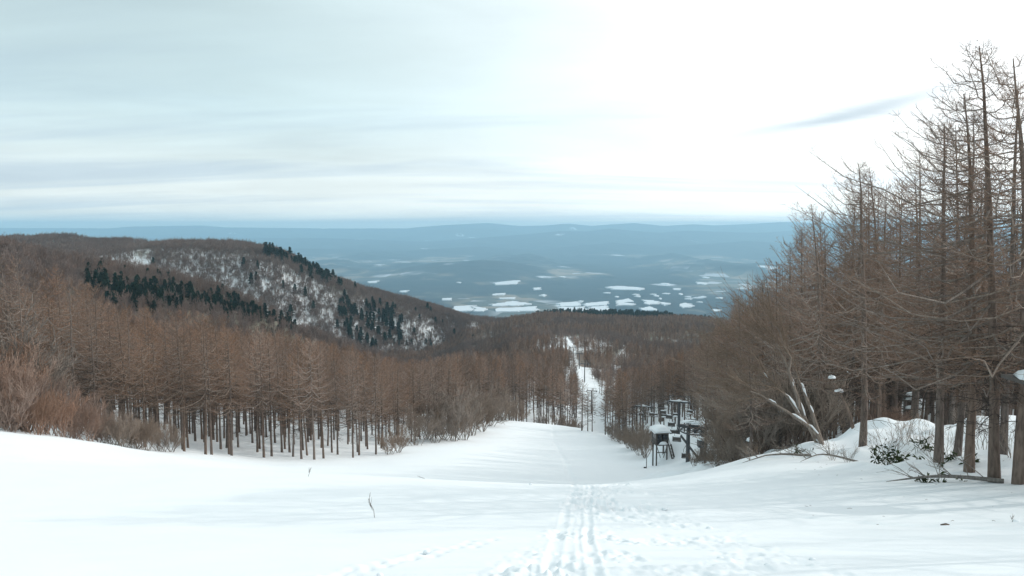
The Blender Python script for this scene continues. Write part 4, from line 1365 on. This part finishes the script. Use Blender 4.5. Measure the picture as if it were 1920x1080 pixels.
g = Geo(); g.box((-hw * .45, -hw - .012, z0 + ch * .45), (hw * .6, .04, ch * .86)); link('door', g.mesh('door', M_DARK, False), hut)
g = Geo(); g.box((0, 0, z1 + .06), (hw * 2.5, hw * 2.6, .10)); link('roof', g.mesh('roof', M_WOOD, False), hut)
# thick rounded snow cap
g = Geo()
nx, ny = 14, 12
xs, ys = np.linspace(-1, 1, nx), np.linspace(-1, 1, ny)
XX, YY = np.meshgrid(xs, ys)
top = z1 + .14 + 0.70 * (1 - np.abs(XX) ** 4 * .75) * (1 - np.abs(YY) ** 4 * .75) * (1 - .25 * XX ** 2)
Vt = np.stack([XX * hw * 1.30, YY * hw * 1.35, top], -1).reshape(-1, 3); Vb = Vt.copy(); Vb[:, 2] = z1 + .113 - .06 * (np.abs(XX.ravel()) > .95)
ii = np.arange(nx * ny).reshape(ny, nx)
q1 = np.stack([ii[:-1, :-1], ii[:-1, 1:], ii[1:, 1:], ii[1:, :-1]], -1).reshape(-1, 4)
ring = np.concatenate([ii[0, :-1], ii[:-1, -1], ii[-1, :0:-1], ii[:0:-1, 0]])
nn = nx * ny
q2 = np.stack([ring, ring + nn, np.roll(ring, -1) + nn, np.roll(ring, -1)], -1)
g.add(np.concatenate([Vt, Vb]), np.concatenate([q1, q1[:, ::-1] + nn, q2[:, ::-1]]))
link('snow_cap', g.mesh('snow_cap', M_SNOW), hut)
# stair down the right side
st_o = Geo()
a0, a1 = Vector((hw * 1.0, -hw * .95, fz + .05)), Vector((hw * 1.75, -hw * 1.5, -0.1))
dv = Vector((0.35, 0.1, 0))
st_o.bar(a0, a1, .07, .18); st_o.bar(a0 + dv, a1 + dv, .07, .18)
stair = link('stair', st_o.mesh('stair', M_WOOD, False), hut)
for k in range(7):
    f = (k + .5) / 7; c = a0.lerp(a1, f) + dv / 2
    g = Geo(); g.box(c, (.36, .22, .04)); link('step', g.mesh('step', M_WOOD, False), stair)
g = Geo(); g.bar(a0 + Vector((0, 0, .9)), a1 + Vector((0, 0, .8)), .05); g.bar(a0 + Vector((0, 0, 0)), a0 + Vector((0, 0, .92)), .05); g.bar(a1, a1 + Vector((0, 0, .82)), .05); link('handrail', g.mesh('handrail', M_WOOD, False), hut)
g = Geo(); g.box((0, -hw * 1.25, fz + .1), (hw * 1.5, .5, .1)); link('balcony', g.mesh('balcony', M_WOOD, False), hut)
g = Geo(); g.blob((0.05, -hw * 1.25, fz + .15), (hw * .7, .26, .38), 9); link('snow_clump', g.mesh('snow_clump', M_SNOW), hut)

# marker post left of the hut
x, y, z = on_ground(1212, 93.0)
mp = empty('marker_post', (x, y, z)); tag(mp, 'thin marker post with a small plate in the snow left of the hut', 'post')
g = Geo(); g.tube([(0, 0, -.3), (0, 0, 1.9)], [.05, .045], 6); link('post', g.mesh('post', M_WOOD), mp)
g = Geo(); g.box((-.18, 0, .1), (.34, .05, .16)); link('plate', g.mesh('plate', M_DARK, False), mp)

# ------------------------------------------------------------------ chairlift
def steel_tower(u, D, H, label, big=True):
    x, y, z = on_ground(u, D)
    o = empty('lift_tower', (x, y, z), R(-18)); tag(o, label, 'lift tower', 'towers of the chairlift')
    g = Geo(); g.tube([(0, 0, -.5), (0, 0, H * .5), (0, 0, H)], [.27, .23, .19], 8); link('mast', g.mesh('mast', M_STEEL), o)
    g = Geo(); g.box((0, 0, H - .12), (3.7, .2, .22)); link('crossarm', g.mesh('crossarm', M_STEEL, False), o)
    for s in (-1, 1):
        g = Geo(); g.bar((s * 1.85, -1.0, H - .42), (s * 1.85, 1.0, H - .42), .10, .14)
        sh = link('sheave_beam', g.mesh('sheave_beam', M_STEEL, False), o)
        for k in range(4):
            g = Geo(); yy = -.84 + k * .56; g.tube([(s * 1.85 - .05, yy, H - .22), (s * 1.85 + .05, yy, H - .22)], [.20, .20], 10); link('sheave', g.mesh('sheave', M_STEEL), sh)
    g = Geo(); g.bar((-1.6, 0, H + .02), (-1.6, 0, H + .9), .06); g.bar((1.6, 0, H + .02), (1.6, 0, H + .9), .06); g.bar((-1.9, 0, H + .9), (1.9, 0, H + .9), .06); link('work_frame', g.mesh('work_frame', M_STEEL, False), o)
    if big:
        g = Geo(); g.blob((0, 0, H - .01), (1.75, .2, .2), int(u)); g.blob((0, -.1, H + .03), (.42, .3, .34), int(u) + 1); link('snow_cap', g.mesh('snow_cap', M_SNOW), o)
    return o, (x, y, z + H)


tw = []
for u, D, H, lab, big in ((1272, 128, 7.2, 'steel lift tower behind the hut with snow along its crossarm', True), (1205, 172, 7.6, 'lift tower with snowy crossarm standing left of the hut', True),
                          (1109, 285, 9.0, 'nearest of the bare T-shaped lift towers beyond the run', False), (1096, 345, 8.5, 'second bare T-shaped lift tower beyond the run', False),
                          (1086, 410, 8.5, 'third bare T-shaped lift tower down the snowy corridor', False), (1075, 500, 9.0, 'farthest lift tower at the top of the snowy corridor', False)):
    tw.append(steel_tower(u, D, H, lab, big)[1])
# top station: two columns, deck frame and bullwheel
sx_, sy_, sz_ = on_ground(1303, 87)
sta = empty('lift_station', (sx_, sy_, sz_), R(-18)); tag(sta, 'top lift station of dark posts and beams beside the snow ramp', 'lift station')
for (ax, ay) in ((-0.9, 0.9), (0.9, -0.9), (0.9, 1.4)):
    g = Geo(); g.tube([(ax, ay, -.6), (ax, ay, 3.9)], [.24, .22], 8); link('post', g.mesh('post', M_STEEL), sta)
g = Geo(); g.box((0, 0.2, 4.0), (3.6, .34, .36)); g.box((-.9, .3, 4.19 + .13), (.3, 3.4, .26)); g.box((.9, .3, 4.32), (.3, 3.4, .26)); link('beam', g.mesh('beam', M_STEEL, False), sta)
g = Geo()
th = np.linspace(0, 2 * math.pi, 25)
g.tube([(1.75 * math.cos(a), 1.75 * math.sin(a), 3.55) for a in th], np.full(25, .09), 6)
for a in th[:24:4]:
    g.bar((0, 0, 3.55), (1.72 * math.cos(a), 1.72 * math.sin(a), 3.55), .09)
g.tube([(0, 0, 3.3), (0, 0, 3.82)], [.22, .22], 10)
link('bullwheel', g.mesh('bullwheel', M_STEEL), sta)
g = Geo(); g.blob((-.2, .2, 4.42), (1.6, .5, .34), 4); g.blob((.7, 1.2, 4.46), (.5, .7, .3), 5); g.blob((.9, -.9, 4.46), (.35, .5, .26), 6); link('snow_cap', g.mesh('snow_cap', M_SNOW), sta)
g = Geo(); g.bar((-1.6, -1.4, 3.2), (1.2, -2.6, .2), .10); g.bar((-1.6, -.9, 3.2), (1.2, -2.1, .2), .10); link('brace', g.mesh('brace', M_STEEL, False), sta)
stc = (sx_, sy_, sz_ + 3.6)
# control cabinet by the station
x, y, z = on_ground(1316, 84)
cb_ = empty('control_post', (x, y, z)); tag(cb_, 'stout dark post with a snow-topped box next to the station', 'control box')
g = Geo(); g.tube([(0, 0, -.5), (0, 0, 1.6)], [.3, .28], 8); link('post', g.mesh('post', M_WOOD), cb_)
g = Geo(); g.box((0, 0, 2.0), (1.0, .8, .8)); link('box', g.mesh('box', M_STEEL, False), cb_)
g = Geo(); g.blob((0, 0, 2.4), (.6, .5, .3), 12); link('snow_cap', g.mesh('snow_cap', M_SNOW), cb_)

# haul cable, both strands
side = Vector((math.cos(R(-18)), math.sin(R(-18)), 0))
nodes = [Vector(stc)] + [Vector(p) + Vector((0, 0, 0.02)) for p in tw]
strand_pts = []
for nm_s, s in (('uphill', -1.85), ('downhill', 1.85)):
    P = []
    for a, b in zip(nodes[:-1], nodes[1:]):
        for k in range(8):
            f = k / 8; p = a.lerp(b, f) + side * s; p.z -= 4 * f * (1 - f) * (a - b).length * .012; P.append(p)
    P.append(nodes[-1] + side * s)
    strand_pts.append(P)
    g = Geo(); g.tube([tuple(p) for p in P], np.full(len(P), .025), 5)
    tag(link('haul_cable', g.mesh('haul_cable', M_CABLE)), 'steel haul cable of the lift, strand on the %s' % ('run side' if s < 0 else 'forest side'), 'cable', 'haul cables of the lift')

# chair: hanger, seat, backrest, snow
ch_m = {}
g = Geo(); g.tube([(0, 0, 0), (0, 0, -.5), (.28, 0, -1.0), (.28, 0, -1.75), (0.05, 0, -2.05)], [.028] * 5, 6); g.box((0, 0, 0), (.10, .3, .14)); ch_m['hanger'] = g.mesh('hanger', M_STEEL)
g = Geo(); g.box((0, -.12, -2.05), (.94, .46, .07)); ch_m['seat'] = g.mesh('seat', M_WOOD, False)
g = Geo(); g.box((0, .14, -1.72), (1.0, .06, .48)); ch_m['backrest'] = g.mesh('backrest', M_WOOD, False)
g = Geo(); g.tube([(-.52, -.34, -2.08), (-.52, .16, -2.04), (-.52, .2, -1.42), (.52, .2, -1.42), (.52, .16, -2.04), (.52, -.34, -2.08)], [.024] * 6, 5); ch_m['frame'] = g.mesh('frame', M_STEEL)
g = Geo(); g.blob((0, -.10, -2.012), (.54, .26, .26), 21); g.blob((0, .16, -1.475), (.52, .13, .16), 22); ch_m['snow_cap'] = g.mesh('snow_cap', M_SNOW)
proto_chair = None
for si, fs in ((0, (.04, .10, .16, .22, .30, .38, .47)), (1, (.06, .13, .20, .27, .35, .43, .5))):
    P = strand_pts[si]
    for f in fs:
        q = f * (len(P) - 1) * 0.62
        i = int(q); p = P[i].lerp(P[i + 1], q - i)
        if proto_chair is None:
            proto_chair = plant('lift_chair', ch_m, 'snow-laden lift chair hanging from the cable behind the hut', 'lift chair', 'chairs hanging on the lift', p, R(-18) + math.pi)
        else:
            c = proto_chair.copy(); C.objects.link(c); c.location = p; c.rotation_euler = (0, 0, R(-18) + (math.pi if si == 0 else 0) + rng.normal(0, .15))
            for chd in list(proto_chair.children):
                d = chd.copy(); C.objects.link(d); d.parent = c
# a chair parked by the ramp
p = Vector(on_ground(1286, 89)); p.z += 2.5
c = plant('lift_chair', ch_m, 'empty lift chair at the edge of the snow ramp nearest the hut', 'lift chair', 'chairs hanging on the lift', p, R(-10) + math.pi)

# snow-laden shelf stack seen through the trunks, and snowy things at the picture's right
x, y, z = on_ground(1706, 50)
rk = empty('wooden_rack', (x, y, z + 0.0)); tag(rk, 'snow-laden wooden rack showing between the trunks behind the hummocks', 'rack')
S2 = 50 / F
v0 = v_of(x, y, z)
for sx in (-1, 1):
    g = Geo(); g.box((sx * .45, 0, (v0 - 732) * S2 / 2 - .2), (.09, .09, (v0 - 732) * S2 + .4)); link('post', g.mesh('post', M_WOOD, False), rk)
for k, vv in enumerate((764, 747, 738)):
    h = (v0 - vv) * S2
    g = Geo(); g.box((0, 0, h - .05), (1.1, .42, .07)); link('shelf', g.mesh('shelf', M_WOOD, False), rk)
    g = Geo(); g.blob((.02, 0, h - .014), (.5, .22, .22), 50 + k); link('snow_cap', g.mesh('snow_cap', M_SNOW), rk)
x, y, z = on_ground(1922, 19.6)
sh = empty('shed', (x, y, z)); tag(sh, 'dark roof corner with thick snow cap at the edge beside the thick trunk', 'shed')
S3 = 19.6 / F
v0 = v_of(x, y, z); h = (v0 - 708) * S3
for ax in (1.05, 1.6):
    for ay in (-.5, .6):
        g = Geo(); g.box((ax, ay, h / 2 - .3), (.12, .12, h + .4)); link('post', g.mesh('post', M_WOOD, False), sh)
g = Geo(); g.box((.75, 0, h + .0), (2.0, 1.7, .10)); g.box((.95, 0, h - .12), (1.5, .1, .13)); link('roof', g.mesh('roof', M_WOOD, False), sh)
g = Geo(); g.blob((.75, 0, h + .052), (1.08, .9, .34), 61); link('snow_cap', g.mesh('snow_cap', M_SNOW), sh)
for k, (u, D, hh, lab) in enumerate(((1404, 44, 1.5, 'snow-topped short post at the end of the bank'), (1462, 46, 2.6, 'snow-topped stake among the brown bushes'))):
    x, y, z = on_ground(u, D)
    po = empty('snow_post', (x, y, z)); tag(po, lab, 'post')
    g = Geo(); g.tube([(0, 0, -.4), (0, 0, hh)], [.10, .09], 7); link('post', g.mesh('post', M_WOOD), po)
    g = Geo(); g.blob((0, 0, hh - .01), (.2, .18, .22), 80 + k); link('snow_cap', g.mesh('snow_cap', M_SNOW), po)

# ------------------------------------------------------------------ hillside woods
hill_p = [join_mesh('bare_tree_kind', [(r[0], M_HILLT), (r[1], M_HILLT), (r[3], M_HILLT)]) for r in (larch(600 + i, 9.0, 0.26, 30, 6, 0, 0.10, 0.058, 2.5, 0, 0, 2, 0.2, 0, 0) for i in range(4))]
hill_s = [join_mesh('grey_tree_kind', [(r[0], M_GREYB), (r[1], M_HILLT)]) for r in (shrub(650 + i, 8.0, 5, 0.55, 2, 5, 0.09, 0.055, (0, 0), 0.4) for i in range(3))]
hill_v = [join_mesh('thin_tree_kind', [(r[0], M_GREYB), (r[3], M_HILLT)]) for r in (larch(670 + i, 8.0, 0.3, 9, 0, 0, 0.10, 0.05, 1.7, 0, 0, 2, 0.2, 0, 0) for i in range(3))]
lar_p = [join_mesh('larch_kind', [(r[0], M_BARK), (r[1], M_TWIG), (r[3], M_BOUGH)]) for r in (larch(680 + i, HN, 0.42, 34, 6, 0, 0.16, 0.06, 2.5, 0, 0, 2, 0.2, 0, 0) for i in range(3))]

HP, HI, HS = [], [], []
conif = []


def frame_filter(x, y, z, m=60):
    u, v = u_of(x, y, z), v_of(x, y, z)
    return (u > -m) & (u < 1920 + m) & (v > 300) & (v < 1150)


# the woods on both hills, denser on the crests
n = 150000
n_face = 27000
hy_ = rng.uniform(330, 1750, n); hx_ = rng.uniform(-0.75, 0.34, n) * hy_
keep = rng.random(n) < np.clip(hy_ / 1700, 0.2, 1)
hx_, hy_ = hx_[keep], hy_[keep]
fy_ = rng.uniform(820, 1190, n_face); fx_ = (rng.uniform(280, 880, n_face) - 960) / F * fy_
hx_, hy_ = np.concatenate([hx_, fx_]), np.concatenate([hy_, fy_])
hz_ = ground(hx_, hy_)
uu_, vv_ = u_of(hx_, hy_, hz_), v_of(hx_, hy_, hz_)
hf, hm, bs = hill_far(hx_, hy_), hill_mid(hx_, hy_), ground_raw(hx_, hy_)
den = fbm(hx_ / 90, hy_ / 90, 401, 3)
gully = seg_dist(uu_, vv_, [(320, 490), (400, 515), (520, 560), (640, 610), (760, 660)])
dl2 = np.minimum(seg_dist(hx_, hy_, lift_xy), seg_dist(hx_, hy_, run_out) - 1.5); ds2 = seg_dist(hx_, hy_, side_path)
band_u, band_v = [165, 215, 270, 330, 400, 470, 555], [540, 556, 560, 562, 572, 592, 614]
clearing = ((uu_ > 1030) & (uu_ < 1150) & (hy_ > 560) & (hy_ < 690)) | ((uu_ > 1036) & (uu_ < 1092) & (hy_ > 640) & (hy_ < 690) & (rng.random(len(uu_)) < 2))
for i in range(len(hx_)):
    x, y, z, u, v = hx_[i], hy_[i], hz_[i], uu_[i], vv_[i]
    if not (-80 < u < 1420 and v < 900) or dl2[i] < 2.8 or ds2[i] < 1.6 or (u > 1010 and y > 1330):
        continue
    if np.min((np.interp(u, band_u, band_v) - v) ** 2) < 150 and 160 < u < 570 and rng.random() < 0.75:
        continue
    on_mid = hm[i] > max(hf[i], bs[i]) - 4
    on_far = (not on_mid) and hf[i] > bs[i] - 6
    if clearing[i] and rng.random() < 0.72:
        continue
    if on_mid:
        HP.append((x, y, z)); HI.append(int(rng.integers(0, 7))); HS.append(rng.uniform(.75, 1.15))
    elif on_far:
        face = gully[i] < 78
        if rng.random() < (0.78 if face else 1.0):
            HP.append((x, y, z)); HI.append((int(rng.integers(10, 13)) if rng.random() < .72 else int(rng.integers(4, 7))) if face else int(rng.integers(0, 7))); HS.append(rng.uniform(.7, 1.1))
    else:
        if y < 345: continue
        HP.append((x, y, z)); HI.append(int(rng.integers(7, 10)) if den[i] > -0.1 else int(rng.integers(0, 7))); HS.append(rng.uniform(.6, .95))
HP = np.array(HP)
o = scatter('bare_woodland', HP, [(0, 0, rng.uniform(0, 6.28)) for _ in HP], [(s, s, s) for s in HS], HI, hill_p + hill_s + lar_p + hill_v)
tag(o, 'leafless brown wood covering the hills and the valley floor', 'woodland')

# ------------------------------------------------------------------ dark evergreens on the hills
con_p = [join_mesh('evergreen_kind', [(r[0], M_BARK), (r[1], M_NEEDLE)]) for r in (conifer(700 + i, 9.0, (2.5, 3.1, 2.3, 3.4, 2.8)[i], 460, 0.85) for i in range(5))]


def spots_in(poly_c, n, D, du, dv, dd_):
    out = []
    for k in range(n):
        f = rng.random() * (len(poly_c) - 1); i = int(f); q = f - i
        a, b = poly_c[i], poly_c[i + 1]
        out.append((a[0] + (b[0] - a[0]) * q + rng.normal(0, du), a[1] + (b[1] - a[1]) * q + rng.normal(0, dv), a[2] + (b[2] - a[2]) * q + rng.normal(0, dd_)))
    return out


def hit(u, v, D0, D1):
    """first ground the sight line through a photo pixel meets between two distances"""
    Ds = np.linspace(D0, D1, 260)
    P = np.array([px(u, v, D) for D in Ds])
    gz = ground(P[:, 0], P[:, 1])
    below = np.where(gz >= P[:, 2])[0]
    if len(below) == 0:
        return None
    p = P[below[0]]
    return p[0], p[1], gz[below[0]]


ever = []
def evergreens(line, n, du, dv, D0, D1, s0, s1, label, group):
    for k in range(n):
        f = rng.random() * (len(line) - 1); i = int(f); q = f - i
        u = line[i][0] + (line[i + 1][0] - line[i][0]) * q + rng.normal(0, du); v = line[i][1] + (line[i + 1][1] - line[i][1]) * q + rng.normal(0, dv)
        h = hit(u, v, D0, D1)
        if h is None:
            continue
        s = rng.uniform(s0, s1)
        ever.append((s / math.hypot(h[0], h[1]), h, s, label(u) if callable(label) else label, group))


evergreens([(165, 540), (215, 556), (270, 560), (330, 562), (400, 572), (470, 592), (555, 614)], 300, 9, 10, 380, 640, .65, 1.2, lambda u: 'dark green conifer in the %s of the band across the nearer left hill' % ('upper left end' if u < 250 else 'left half' if u < 350 else 'right half' if u < 460 else 'lower right end'), 'conifers banding the nearer hill')
evergreens([(205, 505), (260, 520), (320, 530)], 14, 12, 6, 380, 640, .7, 1.0, 'small dark conifer scattered above the band on the nearer left hill', 'conifers above the band')
evergreens([(640, 600), (700, 590), (740, 600), (750, 630), (690, 640), (640, 620)], 70, 14, 14, 700, 1300, 1.3, 2.1, lambda u: 'snow-surrounded dark pine in the %s of the low cluster on the farther hill' % ('left part' if u < 680 else 'middle' if u < 735 else 'right part'), 'pines low on the farther hill')
evergreens([(490, 476), (560, 500), (600, 516), (645, 534)], 95, 7, 6, 800, 1400, 1.3, 2.0, 'dark pine on the crest of the farther hill', 'pines on the farther crest')
evergreens([(700, 650), (790, 655), (870, 640), (885, 635)], 16, 14, 5, 600, 1500, .8, 1.2, 'dark conifer at the foot of the farther hill', 'conifers at the hill foot')
evergreens([(300, 500), (440, 520), (600, 560), (780, 600), (860, 610)], 24, 40, 18, 800, 1500, 1.2, 1.8, 'single dark pine standing among bare trees on the farther hill', 'lone pines on the farther hill')

ever.sort(key=lambda t: -t[0])
for k, (_, h, s, label, group) in enumerate(ever[:296]):
    o = link('evergreen_tree', con_p[k % 5], None, h)
    o.rotation_euler = (0, 0, rng.uniform(0, 6.28)); o.scale = (s * rng.uniform(.9, 1.2), s * rng.uniform(.9, 1.2), s)
    tag(o, label, 'tree', group)
er = ever[296:]
if er:
    o = scatter('evergreen_wood', [t[1] for t in er], [(0, 0, rng.uniform(0, 6.28)) for _ in er], [(t[2],) * 3 for t in er], rng.integers(0, 5, len(er)), con_p)
    tag(o, 'smaller dark conifers thickening the groves on both hills', 'conifer wood')
n_con = len(ever)

# the dark plantation closing the valley reads as one mass
n = 1500
py_ = rng.uniform(1250, 1750, n)
pu_ = rng.uniform(1005, 1330, n)
pp_, ps_ = [], []
for u, D in zip(pu_, py_):
    lo = 1440 if u > 1090 else 1340
    if D < lo or (u > 1262 and rng.random() < .7): continue
    zq = base_prof(np.array([D]))[0]; x = x_at(u, D, zq); pp_.append((x, D)); ps_.append(rng.uniform(1.3, 2.0))
pp_ = np.array(pp_); pz_ = ground(pp_[:, 0], pp_[:, 1])
o = scatter('conifer_plantation', np.column_stack([pp_, pz_]), [(0, 0, rng.uniform(0, 6.28)) for _ in pp_], [(s, s, s) for s in ps_], rng.integers(0, 5, len(pp_)), con_p)
tag(o, 'dark conifer plantation closing the valley below the fields', 'plantation')

# ------------------------------------------------------------------ haze
hz_m = bpy.data.materials.new('haze')
hz_m.use_nodes = True
t = NT(hz_m.node_tree)
hz_m.node_tree.nodes.clear()
pv = t.n('ShaderNodeVolumePrincipled')
pv.inputs['Color'].default_value = (0.50, 0.80, 1.0, 1)
pv.inputs['Density'].default_value = 6.2e-5
pv.inputs['Anisotropy'].default_value = 0.2
oo = t.n('ShaderNodeOutputMaterial')
t.link(pv.outputs[0], oo.inputs['Volume'])
g = Geo()
g.box((0, 14800, (-812 + 205) / 2), (79000, 44400, 1017))
tag(link('haze', g.mesh('haze', hz_m, False)), kind='stuff')
print('larches', len(indiv), 'rest', len(rest), 'hill', len(HP), 'evergreen', n_con)
